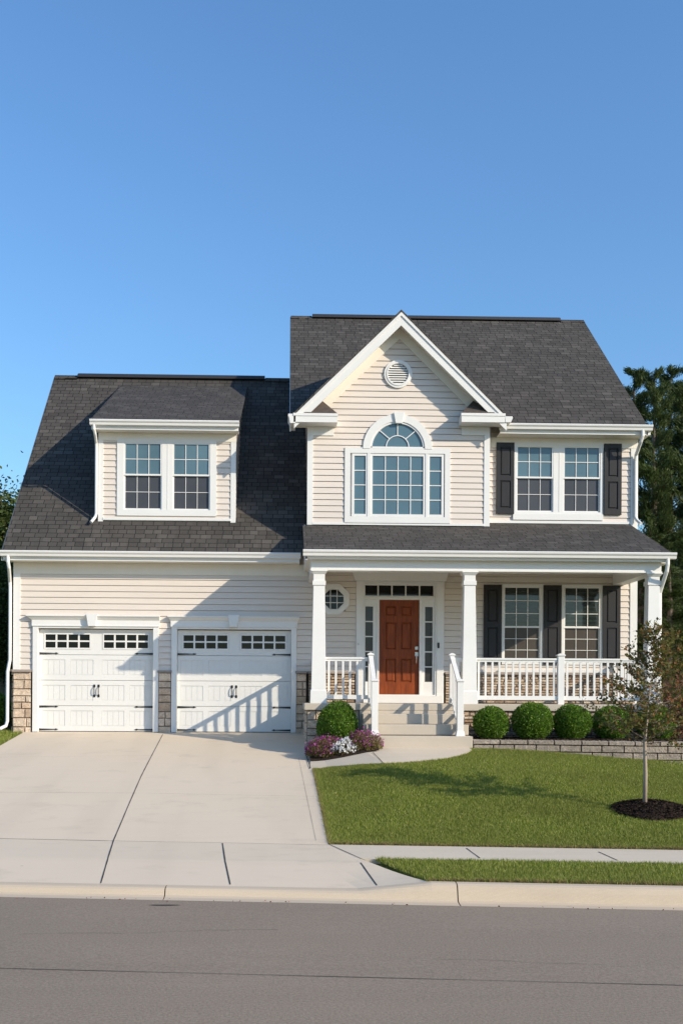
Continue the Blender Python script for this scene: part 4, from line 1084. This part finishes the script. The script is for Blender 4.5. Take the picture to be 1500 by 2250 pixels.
# flower bed by the steps
fb = MB(); R = random.Random(2)
for j in range(11):
    for i in range(25):
        t, q = j/10, i/24; x = lerp(.40, 1.62, q); yn = -3.62-.1*math.sin(math.pi*q); y = lerp(yn, -2.2, t); fb.v.append((x, y, float(H(x, y))+.02+.06*math.sin(math.pi*t)+R.uniform(-.006, .008)))
for j in range(10):
    for i in range(24): a = j*25+i; fb.f.append((a, a+1, a+26, a+25))
tag(fb.build('planting_bed', 'mulch'), kind='structure')
# mulch ring
sx_, sy_ = gp(1415, 1782)
mr = MB(); R = random.Random(5); nr_, na = 14, 48
for i in range(nr_+1):
    for k in range(na):
        r = .55*i/nr_*(1+.06*math.sin(3*k*2*math.pi/na+1)); a = 2*math.pi*k/na; x, y = sx_+.10+r*math.cos(a)*1.0, sy_-.04+r*math.sin(a)*.88
        mr.v.append((x, y, float(H(x, y))+.02+.10*(1-(i/nr_)**2)*(1-.3*math.exp(-(i/nr_*5)**2))+(R.uniform(-.012, .014) if i < nr_ else -.04)))
for i in range(nr_):
    for k in range(na): mr.f.append((i*na+k, i*na+(k+1) % na, (i+1)*na+(k+1) % na, (i+1)*na+k))
tag(mr.build('mulch_mound', 'mulch'), kind='structure')
# bark chips
n = 2600; a = rng.uniform(0, 2*np.pi, n); r = .56*np.sqrt(rng.uniform(0, 1, n)); X = sx_+.10+r*np.cos(a)*1.0; Y = sy_-.04+r*np.sin(a)*.88
Z = H(X, Y)+.03+.10*np.clip(1-(r/.55)**2, 0, 1)+rng.uniform(-.01, .015, n)
chips = leaves('bark_chips', np.stack([X, Y, Z], 1), np.stack([rng.normal(0,1,n), rng.normal(0,1,n), rng.normal(0,.25,n)], 1), .045, 'mulch', None, .35, .1); tag(chips, kind='stuff')
n = 9000; X = rng.uniform(3.5, 9, n); Y = rng.uniform(-3.6, -2.25, n); ok = Y > wall_y(X)+.06; X, Y = X[ok], Y[ok]
chips2 = leaves('bark_chips', np.stack([X, Y, -.01+rng.uniform(-.01, .03, len(X))], 1), rng.normal(0, 1, (len(X), 3))*np.array([1,1,.3]), .045, 'mulch', None, .35, .1); tag(chips2, kind='stuff')

# ------------------------------------------------------------------ grass
PNTS = np.array([p for p in near])     # edge of the walk, for masking
lx = np.array([p[0] for p in near[:10]]); ly = np.array([p[1] for p in near[:10]])
vA = gp(826, 1890); vB = gp(936, 1933)
def lawn_mask(X, Y):
    s = S_of(X, Y)
    main_ = (X > np.interp(np.clip(-s/9.4, 0, 1), [0, 1], [.36, .50])+.012) & (s > -9.385) & (Y < np.where(X < near[9][0], np.interp(X, lx, ly), np.where(X < near[9][0]+.001, -3.3, wall_y(X)-.06)))
    diag = vA[0] + (vB[0]-vA[0])*np.clip((vA[1]-Y)/(vA[1]-vB[1]+1e-9), 0, 1)
    verge = (s < -10.415) & (s > -11.65) & (X > diag+.0)
    left = (X < -5.52) & (s > -9.385) & ((Y < -.08) | (X < GL-.08))
    vergl = (X < -6.0) & (s < -10.415) & (s > -11.65)
    hole = (((X-sx_-.10)/1.0)**2+((Y-sy_+.04)/.88)**2) < .51**2
    return (main_ & ~hole) | verge | left | vergl
def blades(n, x0, x1, y0, y1, hgt, name, mat, mask=lawn_mask, w=.0035, lean=.45):
    X = rng.uniform(x0, x1, n); Y = rng.uniform(y0, y1, n); ok = mask(X, Y); X, Y = X[ok], Y[ok]; n = len(X)
    Z = H(X, Y)-.012
    a = rng.uniform(0, 2*np.pi, n); h = hgt*rng.uniform(.5, 1.25, n); ww = w*rng.uniform(.7, 1.4, n)
    clump = .5+.5*np.sin(X*9.1+np.sin(Y*7.3)*2)*np.sin(Y*8.3+np.sin(X*6.1)*2); h = h*(.88+.18*clump)
    ca, sa = np.cos(a), np.sin(a); b = rng.uniform(0, 2*np.pi, n); L = h*lean*rng.uniform(.1, 1.5, n)
    p = np.stack([X, Y, Z], 1); dx = np.stack([ca*ww, sa*ww, 0*ww], 1); tip = np.stack([np.cos(b)*L, np.sin(b)*L, h], 1)
    V = np.stack([p-dx, p+dx, p+tip], 1).reshape(-1, 3)
    return V, n
Vs = []
for args in ((480000, .3, 6.6, -10.0, -3.0, .040), (120000, .6, 6.5, -12.3, -10.3, .050), (60000, 6.6, 10, -12.2, -3.5, .06), (35000, -7.5, -5.4, -4.5, 1.2, .06), (25000, -12, -5.4, -12, -3, .07)):
    V, n = blades(*args, 'grass', 'grass', w=.0038); Vs.append(V)
V = np.concatenate(Vs); gr = np_mesh('grass', V, np.arange(len(V)).reshape(-1, 3), 'grass'); tag(gr, 'mown green lawn grass on both sides of the pavement', 'grass', kind='stuff')
# thatch and longer fringe along the pavement edges
def fringe_mask(X, Y):
    s = S_of(X, Y); return lawn_mask(X, Y) & (((s < -9.20) & (s > -9.365)) | ((s < -11.45) & (s > -11.62)) | ((s < -10.4) & (s > -10.5)) | ((X < drv_x(s)+.10) & (X > 0)))
def thatch_mask(X, Y):
    s = S_of(X, Y); return lawn_mask(X, Y) & ((s < -9.345) & (s > -9.4) | (s < -11.60) | ((X < drv_x(s)+.035) & (X > 0)))
def drv_x(s): return np.interp(np.clip(-s/9.4, 0, 1), [0, 1], [.36, .50])
V, n = blades(400000, .3, 6.6, -12.3, -3.0, .050, '', '', fringe_mask, .0035, .6)
np_o = np_mesh('grass_edge', V, np.arange(len(V)).reshape(-1, 3), 'grass'); tag(np_o, 'longer grass fringe along the pavement and kerb edges', 'grass', kind='stuff')
V, n = blades(900000, .3, 6.6, -12.3, -3.0, .050, '', '', thatch_mask, .004, .9)
np_o = np_mesh('grass_thatch', V, np.arange(len(V)).reshape(-1, 3), 'grass_dry'); tag(np_o, 'brown thatch at the foot of the grass edges', 'grass', kind='stuff')

# ------------------------------------------------------------------ shrubs
def ball(n, r, sq=1.0, lump=.03, top_flat=0):
    D = rng.normal(0, 1, (n,3)); D /= np.linalg.norm(D, axis=1)[:,None]
    p = rng.uniform(0, 6.28, 6); q = rng.uniform(2, 4.5, 6)
    lum = 1 + lump*(np.sin(D[:,0]*q[0]+p[0])+np.sin(D[:,1]*q[1]+p[1])*np.sin(D[:,2]*q[2]+p[2])+.5*np.sin(D[:,2]*9+D[:,0]*7+p[3])*np.sin(D[:,1]*8+p[4]))
    clump = np.sin(D[:,0]*17+p[1])*np.sin(D[:,1]*15+p[2])*np.sin(D[:,2]*16+p[5])
    rad = r*lum*(1-.26*rng.uniform(0, 1, n)**2.0)*(1+.035*clump)*(1+rng.normal(0,.018,n))
    shoot = rng.uniform(0, 1, n) < .012; rad = np.where(shoot, r*lum*rng.uniform(1.02, 1.10, n), rad)
    C = D*rad[:,None]*np.array([1,1,sq]); return C, D
def core(r, name, mat, parent, sq=1.0):
    bm = bmesh.new(); bmesh.ops.create_icosphere(bm, subdivisions=4, radius=r)
    for v in bm.verts: v.co *= 1+random.uniform(-.04, .04); v.co.z *= sq
    me = bpy.data.meshes.new(name); bm.to_mesh(me); bm.free(); me.materials.append(M[mat]); o = bpy.data.objects.new(name, me); col.objects.link(o); o.parent = parent; return o
def bush(loc, r, sq, n, label, group, name='boxwood', size=.032):
    e = empty(name, loc); tag(e, label, 'bush', group)
    C, D = ball(n, r, sq); C[:,2] += r*sq*.97; keep = C[:,2] > .0; leaves('foliage', C[keep], (D+np.array([0,0,.4]))[keep], size, 'box', e, .6, .7)
    c = core(r*.74, 'inner_twigs', 'box', e, sq); c.location = (0,0,r*sq*.97)
    t = MB()
    for k in range(5): a = k*1.26; t.tube([(.02*math.cos(a),.02*math.sin(a),-.03),(.05*math.cos(a),.05*math.sin(a),.12),(.12*math.cos(a),.12*math.sin(a),.3)], [.014,.011,.007], 6)
    t.build('stem', 'bark', e); return e
YBX = -2.78
G_ = 'row of clipped round boxwoods behind the retaining wall'
bx = [(1077, 1545, 41, 'round clipped boxwood nearest the porch steps, below the middle column'),
      (1168, 1539, 44, 'round clipped boxwood below the left half of the long railing, second from the steps'),
      (1256, 1541, 41.5, 'round clipped boxwood below the centre post of the porch railing'),
      (1343, 1543, 43, 'round clipped boxwood just left of the young tree crown'),
      (1440, 1546, 42, 'round clipped boxwood half hidden behind the young tree crown')]
for u, vt, hw, lb in bx:
    zt = W(u, vt, YBX)[1]; r = hw*19.2/F; sq = (zt+.0)/(2*r)
    bush((WX(u, YBX, 1580), YBX+random.uniform(-.03, .03), -.02), r*random.uniform(.96, 1.02), max(.9, sq)*random.uniform(.95, 1.02), 10000, lb, G_)
zt = W(742, 1541, -2.78)[1]; r = 46*19.2/F; zb = float(H(.95, -2.8))
lbx = bush((WX(742, -2.78, 1580), -2.78, zb), r, (zt-zb)/(2*r), 13000, 'green clipped bush beside the left stair post, behind the flowers', None)

# flowers: mounds
def flower_mound(loc, rx, ry, hz, label, petal, nleaf, npet, name, size=.03, psize=.022, spread=1.0):
    e = empty(name, loc); tag(e, label, 'flowers')
    def cloud(n, shell):
        a = rng.uniform(0, 2*np.pi, n); q = np.sqrt(rng.uniform(0, 1, n)); x, y = rx*q*np.cos(a), ry*q*np.sin(a)
        top = hz*np.sqrt(np.clip(1-.85*q**2, 0, 1))*(1+.16*np.sin(x*23+1)*np.sin(y*19+2)); z = top*(rng.uniform(.0, 1, n) if not shell else rng.uniform(.88, 1.12, n))
        if shell: 
            m = rng.uniform(0, 1, n) < .38; z = np.where(m, top*rng.uniform(.25, 1, n), z); k = np.where(m, 1.02/np.maximum(q, .3), 1); k = np.clip(k, 1, 1.6); x, y = x*np.where(m, k, 1), y*np.where(m, k, 1)
            z = np.where(m, z*.8, z)
        return np.stack([x, y, z], 1)
    C = cloud(nleaf, False); leaves('foliage', C, rng.normal(0, .4, (nleaf, 3))+np.array([0,0,1]), size, 'flower_green', e, .4, .5)
    C = cloud(npet, True)
    if spread < 1:
        pts = C[rng.integers(0, npet, int(npet*.1))]; C = pts[rng.integers(0, len(pts), npet)] + rng.normal(0, .010, (npet, 3))
    leaves('blossom', C, rng.normal(0, 1, (npet, 3)), psize, petal, e, .9, .3); return e
def fl(u, v): return gp(u, v)
p = (.72, -3.22); flower_mound((p[0], p[1], float(H(*p))+.01), .40, .38, .34, 'mound of purple flowers on the driveway side of the white ones', 'purple', 8000, 850, 'purple_flowers', .03, .026)
p = (1.38, -3.26); flower_mound((p[0], p[1], float(H(*p))+.01), .34, .36, .33, 'mound of purple flowers between the white ones and the stair post', 'purple', 7000, 600, 'purple_flowers', .03, .026)
p = (1.01, -3.44); flower_mound((p[0], p[1], float(H(*p))+.02), .25, .20, .24, 'clump of small white flowers between two purple mounds', 'white_petal', 3500, 2600, 'white_flowers', .026, .026, .5)

# ------------------------------------------------------------------ young tree
sap = empty('young_tree', (sx_, sy_, float(H(sx_, sy_)))); tag(sap, 'thin young tree with sparse rust and green leaves in a mulch mound', 'tree')
TH = 2.56
R = random.Random(31)
lead = [(0,0,.0), (.01,0,.5), (.0,.01,.95), (.035,.0,1.3), (.07,.02,1.65), (.12,.0,2.0), (.17,.02,2.3), (.19,.0,TH-.05)]
tm = MB(); tm.tube(lead, [.032,.027,.022,.011,.008,.006,.004,.002], 10); tips = []; bm_ = MB()
def lp(z):
    for a, b in zip(lead, lead[1:]):
        if a[2] <= z <= b[2]: t = (z-a[2])/(b[2]-a[2]); return Vector(tuple(lerp(a[i], b[i], t) for i in range(3)))
    return Vector(lead[-1])
leafC = []; leafD = []
for k in range(50):
    z = lerp(.92, 2.45, (k/49)**1.25); b = lp(z); a = k*2.4+R.uniform(-.4, .4); L = lerp(.84, .07, (z-.98)/1.6)*R.uniform(.7, 1.15)
    if math.cos(a) > 0: L *= 1.2
    d = Vector((math.cos(a), math.sin(a)*.9, R.uniform(-.05, .55))).normalized(); pts = [b]; c = b.copy()
    for i in range(6): d = (d+Vector((R.uniform(-.2,.2), R.uniform(-.2,.2), R.uniform(-.05,.18)))).normalized(); c = c+d*L/6; pts.append(c.copy())
    bm_.tube(pts, [.007,.006,.005,.0045,.0035,.0028,.0015], 5)
    for i in range(1, 7):
        for q in range(2):
            if R.random() < .25: continue
            d2 = (d+Vector((R.gauss(0,.9), R.gauss(0,.9), R.gauss(0,.5)))).normalized(); l2 = R.uniform(.08, .22); e_ = pts[i]+d2*l2
            bm_.tube([pts[i], pts[i]+d2*l2*.5+Vector((0,0,.01)), e_], [.003,.0025,.0015], 4)
            for m in range(R.randint(6, 14)): t = R.uniform(.15, 1.15); leafC.append(pts[i]+d2*l2*t+Vector((R.gauss(0,.025), R.gauss(0,.025), R.gauss(0,.025)))); leafD.append(d2)
for k in range(70): z = R.uniform(1.9, TH); p = lp(z); leafC.append(p+Vector((R.gauss(0,.05), R.gauss(0,.05), 0))); leafD.append(Vector((0,0,1)))
tm.build('trunk', 'sapbark', sap, smooth=True); bm_.build('branches', 'bark', sap)
leaves('crown', np.array([tuple(p) for p in leafC]), np.array([tuple(p) for p in leafD]), .050, 'sapling', sap, .62, .7)

# rust-coloured shrub at the end of the bed
def loose_bush(name, loc, r, h, n, mat, label, size=.05, cat='bush', stems=9):
    e = empty(name, loc); tag(e, label, cat); C = []; D = []; st = MB(); R = random.Random(len(label))
    for k in range(stems):
        a = R.uniform(0, 6.28); q = R.uniform(.2, 1)*r; tip = Vector((q*math.cos(a), q*math.sin(a), h*R.uniform(.65, 1)*(1-.25*(q/r)))); mid = Vector((tip.x*.35, tip.y*.35, tip.z*.55))
        st.tube([(0,0,-.05), mid, tip], [.015,.01,.004], 5)
        for i in range(n//stems): t = R.uniform(.12, 1.05); p = mid*2*t*(1-t)+tip*t*t; s = .16*r*(1.25-t*.5)*2; C.append(p+Vector((R.gauss(0,s), R.gauss(0,s), R.gauss(0,s*.8)))); D.append(tip)
    C = np.array([tuple(c) for c in C]); D = np.array([tuple(c) for c in D]); k = C[:,2] > .02
    st.build('stems', 'bark', e); leaves('foliage', C[k], D[k]/np.linalg.norm(D[k], axis=1)[:,None], size, mat, e, .5, .8); return e
loose_bush('shrub', (WX(1487, -2.5, 1500), -2.6, -.02), .5, 1.55, 4500, 'rust', 'loose rust red shrub at the right end of the planting bed', .045)
loose_bush('shrub', (WX(1560, -2.3, 1500), -2.4, -.02), .5, 1.3, 3500, 'decid', 'leafy green shrub beyond the rust red one', .05)

# ------------------------------------------------------------------ background trees
def conifer_parts(h, w, n, seed):
    R = np.random.default_rng(seed); C = []; D = []; tr = MB(); br = MB()
    tr.tube([(0,0,-.1),(.05,0,h*.4),(-.04,.03,h*.75),(0,0,h*.98)], [.22,.16,.08,.015], 8)
    nb = int(h*9)
    per = n//nb
    for k in range(nb):
        z = h*(.06+.93*(k/nb)); a = R.uniform(0, 6.28); prof = (1-(z/h))**.75*(1+.25*math.sin(z*2.3+seed)); L = w*.5*prof*R.uniform(.55, 1.2)+.18
        rise = .15+.55*(z/h)
        d = np.array([math.cos(a), math.sin(a), rise]); p0 = np.array([0,0,z]); p1 = p0+d*L*.5; p2 = p0+np.array([d[0]*L, d[1]*L, rise*L*.8+.10*L])
        br.tube([tuple(p0), tuple(p1), tuple(p2)], [.035*prof+.01, .02*prof+.006, .004], 4)
        m = int(per*(.35+prof)*1.3); t = R.uniform(.25, 1.04, m)[:,None]
        s = (.05+.085*L*(1-.4*t))
        c = (1-t)**2*p0+2*t*(1-t)*p1+t*t*p2 + R.normal(0, 1, (m,3))*s*np.array([1,1,.75]); C.append(c); D.append(np.tile(d/np.linalg.norm(d)+np.array([0,0,.35]), (m,1)))
    return tr, br, np.concatenate(C), np.concatenate(D)
def make_conifer(h, w, n, seed):
    e = empty('pine_tree'); tr, br, C, D = conifer_parts(h, w, n, seed); t = tr.build('trunk', 'bark', e); b = br.build('branches', 'bark', e)
    leaves('crown', C, D, .17, 'pine', e, .16, .35); return e
def copy_tree(root):
    r = root.copy(); col.objects.link(r)
    for ch in root.children: c = ch.copy(); col.objects.link(c); c.parent = r
    return r
protos = [make_conifer(12, 4.0, 40000, 1), make_conifer(12, 3.4, 34000, 2), make_conifer(12, 4.6, 44000, 3)]
used = [False]*3
def place_pine(u, vt, Y, k, lab, grp='pines behind the right side of the house', wx=1.0):
    x, zt = W(u, vt, Y); root = protos[k] if not used[k] else copy_tree(protos[k]); used[k] = True
    s = (zt+.0)/12.0; root.location = (x, Y, 0); root.scale = (s*wx, s*wx, s); root.rotation_euler.z = random.uniform(0, 6.28); tag(root, lab, 'tree', grp)
place_pine(1393, 806, 14, 0, 'tall dark pine closest to the right edge of the roof')
place_pine(1438, 812, 12, 1, 'slender pine second from the roof edge, behind the right corner of the house', wx=.9)
place_pine(1473, 800, 15, 2, 'tallest broad pine near the right border behind the porch downspout')
place_pine(1512, 806, 12.5, 1, 'pine cut by the right border, rising beside the tallest one')
place_pine(1445, 1175, 9.5, 0, 'shorter bushy pine in front of the tall pines, low behind the right corner', wx=1.25)
place_pine(1515, 1130, 8.5, 2, 'low wide pine at the right border in front of the tall ones', wx=1.25)
place_pine(1580, 850, 13, 0, 'pine standing beyond the right border of the picture')
place_pine(1660, 900, 12, 1, 'furthest pine of the row, beyond the right border')
place_pine(1405, 1200, 10, 1, 'small dark pine low behind the right end of the porch', wx=1.8)
place_pine(1470, 1240, 7.5, 0, 'small pine standing behind the right porch column', wx=2.0)

def broadleaf(h, w, n, seed, mat, name='broadleaf_tree', z_lo=.12):
    R = np.random.default_rng(seed); e = empty(name); tr = MB(); tr.tube([(0,0,-.1),(.05,.02,h*.35),(0,0,h*.7),(.04,0,h*.93)], [.16,.12,.06,.02], 8); br = MB(); C = []; D = []
    nb = 70
    for k in range(nb):
        z0 = h*R.uniform(.12, .75); a = R.uniform(0, 6.28); zt = h*R.uniform(z_lo, .95); rr_ = w*.5*math.sqrt(max(.03, 1-((zt/h-.45)/.6)**2))*R.uniform(.55, 1)
        p0 = np.array([0,0,min(z0, zt)]); p2 = np.array([rr_*math.cos(a), rr_*math.sin(a), zt]); p1 = (p0+p2)/2+np.array([0,0,.2])
        br.tube([tuple(p0), tuple(p1), tuple(p2)], [.04,.025,.008], 4); m = n//nb; s = w*R.uniform(.06, .10)
        t = R.beta(3, 1.2, m)[:,None]; C.append((1-t)**2*p0+2*t*(1-t)*p1+t*t*p2+R.normal(0, s, (m,3))); D.append(R.normal(0, .6, (m,3))+np.array([0,0,.2]))
    tr.build('trunk', 'bark', e); br.build('branches', 'bark', e); leaves('crown', np.concatenate(C), np.concatenate(D), .13, mat, e, .6, .6); return e
bl = [broadleaf(8, 4.2, 42000, 5, 'decid'), broadleaf(8, 3.4, 42000, 6, 'decid')]
bu = [False, False]
def place_bl(u, vt, Y, k, lab, wx=1.0):
    x, zt = W(u, vt, Y); r = bl[k] if not bu[k] else copy_tree(bl[k]); bu[k] = True
    s = zt/8.0; r.location = (x, Y, 0); r.scale = (s*wx, s*wx, s); r.rotation_euler.z = random.uniform(0, 6.28); tag(r, lab, 'tree', 'leafy trees left of the garage')
place_bl(2, 1062, 10, 1, 'light green leafy tree beside the left edge of the garage roof', 1.15)
place_bl(-75, 1010, 13, 0, 'taller leafy tree just outside the left border')
place_bl(20, 1190, 7.5, 0, 'dark leafy tree low behind the garage downspout', 1.0)
place_bl(-40, 1240, 6, 1, 'small leafy tree at the left border beside the garage wall', 1.3)
place_bl(-150, 1100, 9, 1, 'leafy tree beyond the left border of the picture', 1.2)
lb_ = bush((GL-.62, .6, 0), .42, 1.0, 9000, 'dark round bush beside the foot of the garage downspout', None, 'bush', .04)
# dry grass clump
n = 1500; X = GL-.75+rng.normal(0, .35, n); Y = 2.2+rng.normal(0, .5, n); hh = rng.uniform(.5, 1.25, n)
V = np.stack([np.stack([X-.006, Y, 0*X], 1), np.stack([X+.006, Y, 0*X], 1), np.stack([X+rng.normal(0,.14,n), Y+rng.normal(0,.14,n), hh], 1)], 1).reshape(-1, 3)
o = np_mesh('ornamental_grass', V, np.arange(3*n).reshape(-1, 3), 'drygrass'); tag(o, 'tall dry straw coloured grass clump left of the garage corner', 'plant')

# a few crumbs and dead leaves in the gutter
n = 46; X = rng.uniform(-3, 4.2, n); s = -12.0+rng.normal(0, .035, n); Y = np.array([float(Y_of(a, b)) for a, b in zip(X, s)])
o = leaves('litter', np.stack([X, Y, np.full(n, -1.222)], 1), rng.normal(0, 1, (n,3))*np.array([1,1,.15]), .022, 'rust', None, .6, .1); tag(o, 'dead leaf crumbs lying along the road gutter', 'litter', kind='stuff')

# ------------------------------------------------------------------ light
sd = Vector((1.50, -1.0, .83)).normalized(); el = math.asin(sd.z)
sun_d = bpy.data.lights.new('sun', 'SUN'); sun_d.energy = 3.45; sun_d.angle = math.radians(.5); sun_d.color = (1, .875, .69)
sun = bpy.data.objects.new('sun', sun_d); col.objects.link(sun); sun.rotation_euler = (-sd).to_track_quat('-Z', 'Y').to_euler(); sun.location = sd*60
w = bpy.data.worlds.new('World'); sc.world = w; w.use_nodes = True; nt = w.node_tree
sky = nt.nodes.new('ShaderNodeTexSky'); sky.sky_type = 'NISHITA'; sky.sun_disc = False; sky.sun_elevation = el
sky.sun_rotation = math.atan2(sd.x, sd.y); sky.air_density = 1.5; sky.dust_density = .9; sky.ozone_density = 8.5; sky.altitude = 100
nt.links.new(sky.outputs[0], nt.nodes['Background'].inputs[0]); nt.nodes['Background'].inputs[1].default_value = .137
sc.view_settings.view_transform = 'Standard'; sc.view_settings.look = 'None'; sc.view_settings.gamma = 1
sc.view_settings.exposure = .62
